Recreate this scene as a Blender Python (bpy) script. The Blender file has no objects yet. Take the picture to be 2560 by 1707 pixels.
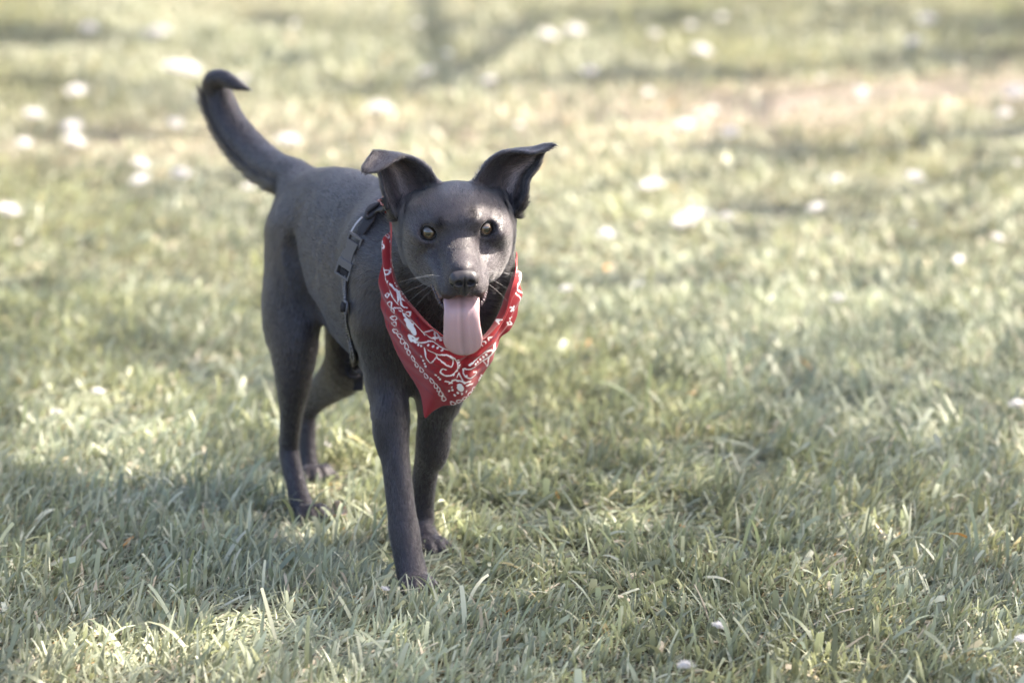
import bpy, bmesh, math, random
import numpy as np
from mathutils import Vector, Matrix, kdtree

# ---------------------------------------------------------------- scene, camera, sky, sun, exposure
scene = bpy.context.scene
col = scene.collection
RNG = np.random.default_rng(7)
random.seed(7)

CAM_H, PITCH, FPX = 1.45, math.radians(12.5), 9600.0      # metres, radians, focal length in photo pixels
cam_data = bpy.data.cameras.new('camera')
cam = bpy.data.objects.new('camera', cam_data)
col.objects.link(cam)
cam.location = (0, 0, CAM_H)
cam.rotation_euler = (math.pi / 2 - PITCH, 0, 0)
cam_data.sensor_width = 36.0
cam_data.lens = 135.0
cam_data.clip_start = 0.1
cam_data.clip_end = 400.0
cam_data.dof.use_dof = True
cam_data.dof.focus_distance = 5.06
cam_data.dof.aperture_fstop = 3.1
cam_data.dof.aperture_blades = 0
scene.camera = cam

SUN_EL, SUN_AZ = math.radians(47), math.radians(74)       # azimuth measured from +Y towards +X
SUN = np.array([math.cos(SUN_EL) * math.sin(SUN_AZ), math.cos(SUN_EL) * math.cos(SUN_AZ), math.sin(SUN_EL)])
world = bpy.data.worlds.new('World')
scene.world = world
world.use_nodes = True
wn = world.node_tree.nodes
sky = wn.new('ShaderNodeTexSky')
sky.sky_type = 'NISHITA'
sky.sun_disc = False
sky.sun_elevation = SUN_EL
sky.sun_rotation = SUN_AZ
sky.air_density = 0.8
sky.dust_density = 4.5
sky.ozone_density = 0.6
world.node_tree.links.new(sky.outputs[0], wn['Background'].inputs[0])
wn['Background'].inputs[1].default_value = 0.098
sun_data = bpy.data.lights.new('sun', 'SUN')
sun_data.energy = 4.0
sun_data.angle = math.radians(0.5)
sun_data.color = (1.0, 0.90, 0.76)
sun = bpy.data.objects.new('sun', sun_data)
col.objects.link(sun)
sun.rotation_euler = Vector(-SUN).to_track_quat('-Z', 'Y').to_euler()

scene.view_settings.view_transform = 'Standard'
scene.view_settings.look = 'None'
scene.view_settings.exposure = 2.42
scene.view_settings.gamma = 1.0
scene.cycles.use_denoising = True
scene.cycles.denoiser = 'OPENIMAGEDENOISE'
scene.cycles.denoising_input_passes = 'RGB_ALBEDO_NORMAL'
scene.cycles.denoising_prefilter = 'ACCURATE'
scene.cycles.sample_clamp_indirect = 4.0
scene.cycles.max_bounces = 5
scene.cycles.transparent_max_bounces = 8

# ---------------------------------------------------------------- helpers
CP, SP = math.cos(PITCH), math.sin(PITCH)


def at(px, py, Y):
    """the point of the place seen at photo pixel (px, py) that lies Y metres ahead of the camera"""
    u, v = (px - 1280.0) / FPX, (853.5 - py) / FPX
    s = Y / (CP + v * SP)
    return np.array([u * s, Y, CAM_H + s * (v * CP - SP)])


def ground_at(px, py, z=0.0):
    u, v = (px - 1280.0) / FPX, (853.5 - py) / FPX
    s = (z - CAM_H) / (v * CP - SP)
    return np.array([u * s, s * (CP + v * SP), z])


def tag(o, label=None, cat=None, group=None, kind=None):
    if label: o['label'] = label
    if cat: o['category'] = cat
    if group: o['group'] = group
    if kind: o['kind'] = kind
    return o


def mesh_obj(name, verts, faces, mat=None, parent=None, smooth=True):
    """faces: list of lists or an (n, k) int array"""
    me = bpy.data.meshes.new(name)
    if isinstance(faces, np.ndarray):
        nv, (nf, k) = len(verts), faces.shape
        me.vertices.add(nv)
        me.vertices.foreach_set('co', np.asarray(verts, np.float32).ravel())
        me.loops.add(nf * k)
        me.loops.foreach_set('vertex_index', faces.astype(np.int32).ravel())
        me.polygons.add(nf)
        me.polygons.foreach_set('loop_start', np.arange(0, nf * k, k, dtype=np.int32))
        me.update(calc_edges=True)
    else:
        me.from_pydata([tuple(map(float, v)) for v in verts], [], faces)
    me.validate(clean_customdata=False)
    if smooth:
        me.polygons.foreach_set('use_smooth', np.ones(len(me.polygons), bool))
    me.update()
    if mat: me.materials.append(mat)
    o = bpy.data.objects.new(name, me)
    col.objects.link(o)
    if parent: adopt(o, parent)
    return o


def adopt(o, parent):
    o.parent = parent
    base = parent
    off = Vector((0, 0, 0))
    while base:
        off += base.location
        base = base.parent
    if not parent.parent and parent.type == 'EMPTY':
        o.matrix_parent_inverse = Matrix.Translation(-off)


def empty(name, loc=(0, 0, 0)):
    o = bpy.data.objects.new(name, None)
    o.empty_display_size = 0.1
    col.objects.link(o)
    o.location = loc
    return o


def attr(o, name, vals, domain='POINT'):
    vals = np.asarray(vals, np.float32)
    if vals.ndim == 1:
        a = o.data.attributes.new(name, 'FLOAT', domain)
        a.data.foreach_set('value', vals)
    else:
        if vals.shape[1] == 3:
            vals = np.concatenate([vals, np.ones((len(vals), 1), np.float32)], 1)
        a = o.data.attributes.new(name, 'FLOAT_COLOR', domain)
        a.data.foreach_set('color', vals.ravel())


def new_mat(name, base=(0.5, 0.5, 0.5), rough=0.6, spec=0.4):
    m = bpy.data.materials.new(name)
    m.use_nodes = True
    b = m.node_tree.nodes['Principled BSDF']
    b.inputs['Base Color'].default_value = (*base, 1)
    b.inputs['Roughness'].default_value = rough
    b.inputs['Specular IOR Level'].default_value = spec
    return m, m.node_tree.nodes, m.node_tree.links, b


def add_bump(nt_nodes, links, bsdf, scale, strength, dist=0.001, detail=4.0, coord='Object'):
    tc = nt_nodes.new('ShaderNodeTexCoord')
    nz = nt_nodes.new('ShaderNodeTexNoise')
    nz.inputs['Scale'].default_value = scale
    nz.inputs['Detail'].default_value = detail
    bp = nt_nodes.new('ShaderNodeBump')
    bp.inputs['Strength'].default_value = strength
    bp.inputs['Distance'].default_value = dist
    links.new(tc.outputs[coord], nz.inputs['Vector'])
    links.new(nz.outputs['Fac'], bp.inputs['Height'])
    links.new(bp.outputs[0], bsdf.inputs['Normal'])
    return nz


def catmull(P, n):
    """n samples of a Catmull-Rom curve through rows of P (any number of columns)"""
    P = np.asarray(P, float)
    Q = np.vstack([2 * P[0] - P[1], P, 2 * P[-1] - P[-2]])
    t = np.linspace(0, len(P) - 1, n)
    i = np.minimum(t.astype(int), len(P) - 2)
    f = (t - i)[:, None]
    a, b, c, d = Q[i], Q[i + 1], Q[i + 2], Q[i + 3]
    return 0.5 * (2 * b + (c - a) * f + (2 * a - 5 * b + 4 * c - d) * f ** 2 + (3 * b - a - 3 * c + d) * f ** 3)


def unit(v):
    v = np.asarray(v, float)
    return v / (np.linalg.norm(v, axis=-1, keepdims=True) + 1e-12)


def tube(path, radii, seg=8, cap=True):
    """verts, faces of a tube along path"""
    path = np.asarray(path, float)
    n = len(path)
    radii = np.broadcast_to(np.asarray(radii, float), (n,))
    tan = unit(np.gradient(path, axis=0))
    ref = np.array([0, 0, 1.0]) if abs(tan[0][2]) < 0.9 else np.array([1.0, 0, 0])
    V, s = [], unit(np.cross(tan[0], ref))
    for k in range(n):
        s = unit(s - tan[k] * np.dot(s, tan[k]))
        w = np.cross(tan[k], s)
        for j in range(seg):
            a = 2 * math.pi * j / seg
            V.append(path[k] + radii[k] * (math.cos(a) * s + math.sin(a) * w))
    F = [[k * seg + j, k * seg + (j + 1) % seg, (k + 1) * seg + (j + 1) % seg, (k + 1) * seg + j]
         for k in range(n - 1) for j in range(seg)]
    if cap:
        F.append(list(range(seg))[::-1])
        F.append([(n - 1) * seg + j for j in range(seg)])
    return np.array(V), F


def grid_faces(nu, nv, off=0):
    i, j = np.meshgrid(np.arange(nu - 1), np.arange(nv - 1), indexing='ij')
    a = (i * nv + j).ravel() + off
    return np.stack([a, a + nv, a + nv + 1, a + 1], 1)


def thick_grid(G, th):
    """closed shell of a point grid G (nu, nv, 3) with thickness th"""
    nu, nv = G.shape[:2]
    N = unit(np.cross(np.gradient(G, axis=0), np.gradient(G, axis=1)))
    A, B = (G + N * th / 2).reshape(-1, 3), (G - N * th / 2).reshape(-1, 3)
    n = nu * nv
    F = [grid_faces(nu, nv), grid_faces(nu, nv, n)[:, ::-1]]
    idx = np.arange(n).reshape(nu, nv)
    loop = np.concatenate([idx[:-1, 0], idx[-1, :-1], idx[:0:-1, -1], idx[0, :0:-1]])
    nxt = np.roll(loop, -1)
    F.append(np.stack([nxt, loop, loop + n, nxt + n], 1))
    return np.vstack([A, B]), np.vstack(F)


# ---------------------------------------------------------------- distance-field modelling (used for the dog)
class Field:
    def __init__(self, lo, hi, step):
        self.lo, self.step = np.array(lo, float), step
        self.n = np.ceil((np.array(hi) - self.lo) / step).astype(int) + 1
        self.v = np.full(self.n, 0.08, np.float32)

    def sl(self, lo, hi):
        a = np.clip(np.floor((lo - self.lo) / self.step).astype(int), 0, self.n - 1)
        b = np.clip(np.ceil((hi - self.lo) / self.step).astype(int) + 1, 1, self.n)
        return tuple(slice(x, y) for x, y in zip(a, b))

    def pts(self, s):
        ax = [(np.arange(k.start, k.stop) * self.step + l).astype(np.float32) for k, l in zip(s, self.lo)]
        return np.meshgrid(*ax, indexing='ij', sparse=True)

    def union(self, d, s, k):
        a = self.v[s]
        h = np.maximum(k - np.abs(a - d), 0) / k
        self.v[s] = np.minimum(a, d) - h * h * k * 0.25

    def carve(self, d, s, k):
        a, d = self.v[s], -d
        h = np.maximum(k - np.abs(a - d), 0) / k
        self.v[s] = np.maximum(a, d) + h * h * k * 0.25

    def ellipsoid(self, c, axes, r, k=0.01, cut=False, grow=0.0):
        """c centre, axes 3x3 rows, r radii"""
        c, axes, r = np.asarray(c, float), np.asarray(axes, float), np.asarray(r, float)
        ext = np.sqrt(((axes * r[:, None]) ** 2).sum(0)) + k + 3 * self.step
        s = self.sl(c - ext, c + ext)
        X, Y, Z = self.pts(s)
        k0 = k1 = 0
        for a, q in zip(axes, r):
            l = ((X - c[0]) * a[0] + (Y - c[1]) * a[1] + (Z - c[2]) * a[2]) / q
            k0 = k0 + l * l
            k1 = k1 + (l / q) ** 2
        k0 = np.sqrt(k0)
        d = (k0 * (k0 - 1) / (np.sqrt(k1) + 1e-6)).astype(np.float32)
        (self.carve if cut else self.union)(d, s, k)

    def sweep(self, st, side, k=0.02, n=None):
        """st rows: x y z w h ; elliptical section, w along side, h across; smooth union with what is there"""
        st = np.asarray(st, float)
        if st.shape[1] == 4:
            st = np.concatenate([st, st[:, 3:4]], 1)
        n = n or (len(st) - 1) * 5 + 1
        S = catmull(st, n)
        S[:, 3:] = np.maximum(S[:, 3:], 0.0015)
        lo = (S[:, :3] - S[:, 3:].max(1)[:, None]).min(0) - k - 3 * self.step
        hi = (S[:, :3] + S[:, 3:].max(1)[:, None]).max(0) + k + 3 * self.step
        s = self.sl(lo, hi)
        T = Field.__new__(Field)
        T.lo = self.lo + np.array([q.start for q in s]) * self.step
        T.step, T.n = self.step, np.array([q.stop - q.start for q in s])
        T.v = np.full(T.n, 0.08, np.float32)
        side = np.asarray(side, float)
        for a, b in zip(S[:-1], S[1:]):
            A, B = a[:3], b[:3]
            L = np.linalg.norm(B - A) + 1e-9
            t = (B - A) / L
            sd = unit(side - t * side.dot(t))
            up = np.cross(t, sd)
            m = max(a[3:].max(), b[3:].max()) + k + 3 * self.step
            q = T.sl(np.minimum(A, B) - m, np.maximum(A, B) + m)
            X, Y, Z = T.pts(q)
            X, Y, Z = X - A[0], Y - A[1], Z - A[2]
            al = X * t[0] + Y * t[1] + Z * t[2]
            f = np.clip(al / L, 0, 1)
            ex = al - f * L
            w, h = a[3] + (b[3] - a[3]) * f, a[4] + (b[4] - a[4]) * f
            bq, cq = X * sd[0] + Y * sd[1] + Z * sd[2], X * up[0] + Y * up[1] + Z * up[2]
            r = np.minimum(w, h)
            k0 = np.sqrt((bq / w) ** 2 + (cq / h) ** 2 + (ex / r) ** 2)
            k1 = np.sqrt((bq / w ** 2) ** 2 + (cq / h ** 2) ** 2 + (ex / r ** 2) ** 2)
            d = np.where(k0 < 0.25, -r * 0.75, k0 * (k0 - 1) / (k1 + 1e-6))
            T.v[q] = np.minimum(T.v[q], d.astype(np.float32))
        self.union(T.v, s, k)

    def sample(self, P):
        P = np.asarray(P, float)
        g = np.clip((P - self.lo) / self.step, 0, self.n - 1.001)
        i = g.astype(int)
        f = g - i
        r = 0
        for dx in (0, 1):
            for dy in (0, 1):
                for dz in (0, 1):
                    w = (f[..., 0] if dx else 1 - f[..., 0]) * (f[..., 1] if dy else 1 - f[..., 1]) * (f[..., 2] if dz else 1 - f[..., 2])
                    r = r + w * self.v[i[..., 0] + dx, i[..., 1] + dy, i[..., 2] + dz]
        return r

    def grad(self, P, e=None):
        e = e or self.step * 1.5
        g = [self.sample(P + d) - self.sample(P - d) for d in np.eye(3) * e]
        return unit(np.stack(g, -1))

    def surface(self):
        """naive surface nets -> verts, quads"""
        v = self.v
        neg = v < 0
        nx, ny, nz = self.n - 1
        cnt = np.zeros((nx, ny, nz), np.uint8)
        for dx in (0, 1):
            for dy in (0, 1):
                for dz in (0, 1):
                    cnt += neg[dx:dx + nx, dy:dy + ny, dz:dz + nz]
        act = (cnt > 0) & (cnt < 8)
        ids = np.flatnonzero(act)
        i, j, k = np.unravel_index(ids, act.shape)
        cv = np.stack([v[i + a, j + b, k + c] for a in (0, 1) for b in (0, 1) for c in (0, 1)], 1)
        corner = np.array([(a, b, c) for a in (0, 1) for b in (0, 1) for c in (0, 1)], float)
        acc, num = np.zeros((len(ids), 3)), np.zeros(len(ids))
        for p in range(8):
            for q in range(p + 1, 8):
                if np.abs(corner[p] - corner[q]).sum() == 1:
                    a, b = cv[:, p], cv[:, q]
                    m = (a < 0) != (b < 0)
                    t = np.where(m, a / np.where(m, a - b, 1), 0)
                    acc += np.where(m[:, None], corner[p] + t[:, None] * (corner[q] - corner[p]), 0)
                    num += m
        V = (np.stack([i, j, k], 1) + acc / num[:, None]) * self.step + self.lo
        Q = []
        for ax in range(3):
            sh = [slice(1, -1)] * 3
            sh[ax] = slice(0, -1)
            a = neg[tuple(sh)]
            sh2 = list(sh); sh2[ax] = slice(1, None)
            b = neg[tuple(sh2)]
            e = np.argwhere(a != b)
            inside = a[tuple(e.T)]
            off = np.array([1, 1, 1]); off[ax] = 0
            e = e + off
            u, w = [(1, 2), (2, 0), (0, 1)][ax]
            du, dw = np.zeros(3, int), np.zeros(3, int)
            du[u] = 1; dw[w] = 1
            quad = np.stack([np.ravel_multi_index(tuple((e - q).T), act.shape) for q in (du + dw, dw, 0 * du, du)], 1)
            quad = np.where(inside[:, None], quad, quad[:, ::-1])
            Q.append(np.searchsorted(ids, quad))
        return V, np.vstack(Q)


def smooth_mesh(V, Q, it=2, lam=0.5):
    for _ in range(it):
        acc, num = np.zeros_like(V), np.zeros(len(V))
        for a, b in ((0, 1), (1, 2), (2, 3), (3, 0)):
            for p, q in ((a, b), (b, a)):
                for c in range(3):
                    acc[:, c] += np.bincount(Q[:, p], V[Q[:, q], c], len(V))
                num += np.bincount(Q[:, p], minlength=len(V))
        V = V + lam * (acc / num[:, None] - V)
    return V
# ---------------------------------------------------------------- the dog
UP = np.array([0, 0, 1.0])
YAW = math.radians(23)
FW = np.array([math.sin(YAW), -math.cos(YAW), 0.0])       # the way the dog walks
RT = np.array([-math.cos(YAW), -math.sin(YAW), 0.0])      # its right side
ORG = np.array([-0.15, 5.2, 0.0])                         # below the withers


def B(f, r, z):
    return ORG + FW * f + RT * r + UP * z


# head frame
hp, hy, hr = math.radians(-12), math.radians(6.5), math.radians(2.5)
HF = np.array([math.sin(hy) * math.cos(hp), -math.cos(hy) * math.cos(hp), math.sin(hp)])
HR = unit(np.cross(HF, UP))
HU = np.cross(HR, HF)
HR, HU = HR * math.cos(hr) - HU * math.sin(hr), HU * math.cos(hr) + HR * math.sin(hr)
HE = at(1143, 579, 4.93)                                  # between the eyes
HAX = np.array([HF, HR, HU])


def H(f, r, u):
    return HE + HF * f + HR * r + HU * u


flow_pts, flow_dir = [], []


def flow(path, w=1):
    S = catmull(np.asarray(path, float)[:, :3], 4 * len(path))
    d = unit(np.gradient(S, axis=0))
    for p, q in zip(S, d):
        flow_pts.append(p); flow_dir.append(q)


def W(px, py, Y, *r):
    return [*at(px, py, Y), *r]


STEP = 0.0018
fld = Field((-0.56, 4.78, -0.01), (0.10, 5.90, 0.64), STEP)

# torso
torso = [(0.085, .355, .035, .055), (.045, .360, .060, .098), (-.03, .369, .069, .128), (-.12, .375, .074, .130),
         (-.20, .385, .072, .120), (-.28, .389, .066, .107), (-.35, .392, .060, .090), (-.405, .394, .048, .072), (-.43, .402, .030, .052)]
fld.sweep([[*B(f, 0, z), w, h] for f, z, w, h in torso], RT, 0.01, 60)
flow([B(.08, 0, .36), B(-.1, 0, .36), B(-.25, 0, .37), B(-.42, 0, .37)])
# neck
neck = [[*B(-.02, 0, .415), .052, .078], [*B(.07, -.014, .425), .064, .078], [*B(.13, -.026, .440), .074, .070], [*H(-.085, -.008, -.044), .064, .050]]
fld.sweep(neck, RT, 0.04)
flow([q[:3] for q in neck[::-1]])
# chest keel
fld.sweep([[*B(.06, 0, .33), .03, .045], [*B(.03, 0, .275), .036, .045], [*B(-.05, 0, .26), .035, .035]], RT, 0.03)

def slim(rows, k=.95):
    return [[*r[:3], r[3] * k, r[4] * k] for r in rows]


# right fore leg (reaching), left fore leg (trailing)
flR = [W(962, 800, 5.135, .040, .046), W(968, 900, 5.145, .034, .042), W(972, 985, 5.13, .0275, .032), W(981, 1060, 5.105, .0225, .026), W(989, 1150, 5.08, .0195, .023),
       W(1003, 1270, 5.05, .0195, .021), W(1011, 1330, 5.035, .0215, .0215), W(1021, 1390, 5.015, .0205, .020), W(1032, 1440, 4.995, .022, .018)]
fld.sweep([[*B(-.02, .045, .445), .016, .03], [*B(.03, .055, .385), .024, .045], flR[0]], RT, 0.05)
fld.sweep(slim(flR), RT, 0.022)
flL = [W(1118, 860, 5.14, .036, .044), W(1108, 960, 5.13, .031, .040), W(1090, 1040, 5.15, .0235, .029), W(1074, 1120, 5.17, .0185, .023),
       W(1058, 1220, 5.205, .0175, .019), W(1053, 1285, 5.215, .0185, .019), W(1058, 1325, 5.205, .018, .018), W(1067, 1350, 5.185, .020, .016)]
fld.sweep([[*B(-.02, -.04, .445), .016, .03], [*B(.03, -.05, .385), .024, .045], flL[0]], RT, 0.05)
fld.sweep(slim(flL), RT, 0.022)
flow([q[:3] for q in flR]); flow([q[:3] for q in flL])
# hind legs
hlR = [[*B(-.335, .034, .395), .040, .076], W(728, 770, 5.46, .040, .072), W(735, 860, 5.425, .034, .058), W(733, 945, 5.415, .0255, .040), W(728, 1030, 5.43, .0165, .026),
       W(724, 1095, 5.445, .0135, .021), W(724, 1135, 5.445, .0145, .019), W(738, 1200, 5.41, .0145, .0155), W(752, 1255, 5.385, .0165, .016), W(768, 1290, 5.36, .0195, .0145)]
fld.sweep(slim(hlR), RT, 0.03)
hlL = [[*B(-.33, -.035, .39), .036, .075], [*B(-.315, -.04, .30), .036, .066], W(868, 893, 5.49, .031, .050), W(838, 945, 5.55, .023, .035), W(798, 985, 5.615, .0165, .025),
       W(772, 1025, 5.65, .0135, .019), W(767, 1080, 5.645, .0135, .0165), W(772, 1150, 5.62, .0135, .0145), W(782, 1200, 5.59, .018, .014)]
fld.sweep(slim(hlL), RT, 0.03)
for hk, el in ((W(722, 1112, 5.455), W(735, 1180, 5.43)), (W(768, 1030, 5.665), W(770, 1090, 5.655))):
    a_, b_ = np.array(hk), np.array(el)                      # heel bone and tendon
    fld.sweep([[*(a_ - FW * .014 + UP * .004), .0075, .0075], [*(a_ - FW * .011 - UP * .012), .0085, .0085], [*(b_ - FW * .004), .006, .006]], RT, .010)
    fld.sweep([[*(a_ - FW * .013 + UP * .006), .005, .005], [*(a_ - FW * .010 + UP * .05), .006, .006], [*(a_ + UP * .085), .004, .004]], RT, .012)
for wr, eb in ((W(1011, 1318, 5.035), W(972, 985, 5.13)), (W(1053, 1270, 5.215), W(1090, 1035, 5.15))):
    a_, b_ = np.array(wr), np.array(eb)                      # wrist pad, elbow point, outer bulge of the forearm
    fld.ellipsoid(a_ - FW * .016 - UP * .004, np.eye(3), (.006, .006, .010), .012)
    fld.ellipsoid(b_ - FW * .026 + UP * .012, np.eye(3), (.013, .013, .020), .02)
    fld.ellipsoid(a_ * .25 + b_ * .75 + RT * .006 * np.sign((b_ - ORG) @ RT), np.eye(3), (.017, .020, .040), .02)
flow([q[:3] for q in hlR]); flow([q[:3] for q in hlL])

def push_out(P, off):
    P = np.array(P, float)
    for _ in range(6):
        d = fld.sample(P)
        g = fld.grad(P, .006)
        P = P + g * np.maximum(off - d, 0)[..., None]
    return P


def cast(px, py, off):
    """first point along the line of sight that lies `off` outside the coat"""
    Ys = np.arange(4.80, 5.75, .0015)
    P = np.array([at(px, py, y) for y in Ys])
    d = fld.sample(P)
    k = int(np.argmax(d < off))
    return P[k]


# fold between thigh and flank
fold_ = catmull([cast(722, 610, .004), cast(732, 660, .005), cast(746, 715, .006), cast(766, 765, .007), cast(796, 806, .008)], 18)
for k_, p_ in enumerate(fold_):
    fld.ellipsoid(p_, np.eye(3), (.0075 + .0003 * k_,) * 3, .022, cut=True)
fld.ellipsoid(at(1196, 742, 5.075), np.eye(3), (.042, .045, .060), .03)

# paws: toes as a fan of small lobes
def paw(c, fwd, s=1.0):
    c = np.asarray(c, float)
    fwd = unit(np.asarray(fwd, float) * (1, 1, 0))
    sd = np.cross(UP, fwd)
    for k, (a, l) in enumerate(((-.44, .010), (-.15, .017), (.15, .017), (.44, .010))):
        d = fwd * math.cos(a) + sd * math.sin(a)
        e = c + d * (l * s) + sd * (a * .018 * s)
        e[2] = .014 * s
        tip = e + d * .017 * s
        tip[2] = .010
        fld.sweep([[*(c + d * .004), .0100 * s, .0100 * s], [*e, .0095 * s, .0115 * s], [*tip, .0075 * s, .0085 * s]], np.cross(UP, d), 0.005, 7)
        toes.append((tip + d * .006, d))


toes = []
paw(at(1034, 1452, 4.990), FW + .25 * np.array([0, -1, 0]))
paw(at(1070, 1358, 5.178), FW)
paw(at(772, 1296, 5.355), FW)
paw(at(785, 1210, 5.585), FW)

# tail
tail = [W(765, 470, 5.56, .030), W(736, 444, 5.60, .0285), W(694, 427, 5.65, .0275), W(652, 398, 5.70, .0275), W(614, 360, 5.74, .0270), W(582, 319, 5.77, .0255),
        W(559, 276, 5.79, .0240), W(546, 238, 5.795, .0220), W(537, 208, 5.785, .0180), W(556, 197, 5.765, .0130), W(580, 207, 5.745, .0098), W(603, 217, 5.735, .0055), W(624, 225, 5.73, .0012)]
fld.sweep([[*r[:3], r[3] * .93] for r in tail], UP, 0.02)
flow([q[:3] for q in tail])

# head: skull, cheeks, brow, muzzle, lower jaw
E_ = fld.ellipsoid
XO = -.004                                                # the skull sits a touch towards the dog's left of the eye line
E_(H(-.042, XO, .0045), HAX, (.058, .055, .0385), .015)
E_(H(-.078, XO, -.018), HAX, (.050, .058, .048), .02)
for s in (1, -1):
    E_(H(-.048, XO + s * .046, -.024), HAX, (.046, .0270, .040), .025)      # cheek
    E_(H(-.048, XO + s * .040, -.058), HAX, (.044, .0200, .028), .025)      # jaw angle
    E_(H(-.094, XO + s * .049, -.020), HAX, (.026, .026, .034), .02)        # ear base
    E_(H(-.006, s * .022, .0175), HAX, (.020, .015, .009), .012)            # brow
    E_(H(-.020, XO + s * .048, -.006), HAX, (.032, .018, .018), .014)      # cheekbone
    E_(H(-.008, XO * .5 + s * .031, -.036), HAX, (.032, .012, .016), .012)  # below the eye, into the muzzle
    E_(H(-.016, XO * .6 + s * .033, -.054), HAX, (.040, .016, .024), .018)      # corner of the mouth
E_(H(-.022, 0, .005), HAX, (.030, .040, .028), .02)
mz = [[*H(-.030, 0, -.020), .036, .030], [*H(0, 0, -.023), .0275, .0275], [*H(.025, 0, -.029), .0245, .0265], [*H(.046, 0, -.0360), .0238, .0245],
      [*H(.060, 0, -.0400), .0232, .0230], [*H(.0675, 0, -.0430), .0190, .0175]]
fld.sweep(mz, HR, 0.012, 30)
for s in (1, -1):
    E_(H(.050, s * .0180, -.0560), HAX, (.027, .0140, .0145), .010)     # whisker pads
    E_(H(.016, s * .0275, -.0500), HAX, (.038, .0090, .0150), .012)     # flews
E_(H(.062, 0, -.0215), HAX, (.021, .0140, .0100), .010)               # bridge behind the nose pad
# eye openings
EYE = [H(-.0045, .0357, .0000), H(-.0045, -.0357, .0008)]
EYE_R = .0116
eye_ax = []
for k, s in enumerate((1, -1)):
    fwd = unit(HF * .93 + HR * s * .28 + HU * .16)
    lr = unit(np.cross(fwd, HU))
    ax = np.array([fwd, lr, np.cross(lr, fwd)])
    eye_ax.append(ax)
    E_(EYE[k] + fwd * .010, ax, (.013, .0116, .0104), .004, cut=True)
# mouth: hollow under the upper lip, then the hanging lower jaw
E_(H(.035, 0, -.071), HAX, (.060, .0225, .0160), .006, cut=True)
jaw = [[*H(-.050, XO, -.058), .042, .022], [*H(-.015, 0, -.073), .0355, .0145], [*H(.018, 0, -.0850), .0265, .0110], [*H(.038, 0, -.0920), .0200, .0100], [*H(.048, 0, -.0945), .0140, .0085]]
fld.sweep(jaw, HR, 0.008, 24)
E_(H(.020, 0, -.073), np.array([unit(HF - .36 * HU), HR, unit(HU + .36 * HF)]), (.042, .0185, .0090), .004, cut=True)
flow([H(.08, 0, -.02), H(.03, 0, -.015), H(-.03, 0, .05), H(-.10, 0, .03)])
for s in (1, -1):
    flow([H(.07, s * .02, -.035), H(.02, s * .034, -.035), H(-.04, s * .07, -.03), H(-.10, s * .06, -.05)])
    flow([H(.02, s * .015, -.005), H(0, s * .03, .02), H(-.04, s * .045, .045), H(-.09, s * .04, .04)])
flow([H(.06, 0, -.11), H(0, 0, -.1), H(-.08, 0, -.08), H(-.12, 0, -.1)])

# ears: rows from base to tip, each row from the outer margin to the inner margin (photo pixels + depth)
ear_R = [[(990, 545, 4.990), (1000, 530, 5.020), (1030, 508, 5.030), (1068, 485, 5.022), (1094, 458, 5.000)],
         [(965, 492, 4.990), (982, 480, 5.022), (1012, 464, 5.034), (1044, 444, 5.024), (1068, 422, 4.998)],
         [(954, 445, 5.000), (968, 432, 5.026), (992, 420, 5.036), (1020, 410, 5.028), (1040, 402, 5.005)],
         [(944, 400, 5.005), (954, 397, 5.026), (974, 393, 5.032), (995, 392, 5.024), (1012, 394, 5.004)],
         [(936, 380, 4.996), (945, 382, 5.006), (962, 385, 5.008), (982, 390, 5.000), (1000, 396, 4.986)],
         [(922, 396, 4.978), (930, 399, 4.981), (944, 404, 4.980), (960, 407, 4.976), (974, 410, 4.968)],
         [(908, 418, 4.962), (914, 420, 4.962), (924, 424, 4.961), (936, 426, 4.958), (946, 427, 4.954)],
         [(908, 428, 4.957), (911, 429, 4.957), (915, 430, 4.956), (921, 431, 4.955), (927, 431, 4.954)]]
ear_L = [[(1290, 536, 5.006), (1280, 528, 5.024), (1258, 512, 5.032), (1220, 488, 5.020), (1186, 460, 4.998)],
         [(1313, 492, 4.996), (1300, 480, 5.024), (1270, 465, 5.034), (1234, 446, 5.022), (1204, 430, 4.998)],
         [(1320, 452, 4.998), (1310, 440, 5.024), (1286, 428, 5.034), (1252, 415, 5.022), (1224, 404, 4.998)],
         [(1342, 418, 5.004), (1332, 410, 5.022), (1310, 402, 5.028), (1276, 392, 5.018), (1250, 386, 4.998)],
         [(1354, 388, 5.006), (1346, 384, 5.018), (1328, 380, 5.022), (1300, 379, 5.014), (1278, 381, 4.998)],
         [(1365, 367, 5.002), (1357, 367, 5.008), (1342, 371, 5.008), (1322, 377, 5.002), (1302, 382, 4.990)],
         [(1380, 362, 4.992), (1374, 365, 4.993), (1362, 372, 4.991), (1346, 380, 4.986), (1332, 384, 4.980)],
         [(1386, 363, 4.987), (1383, 365, 4.987), (1378, 369, 4.986), (1370, 374, 4.984), (1362, 379, 4.982)]]
ear_grids = []
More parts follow.
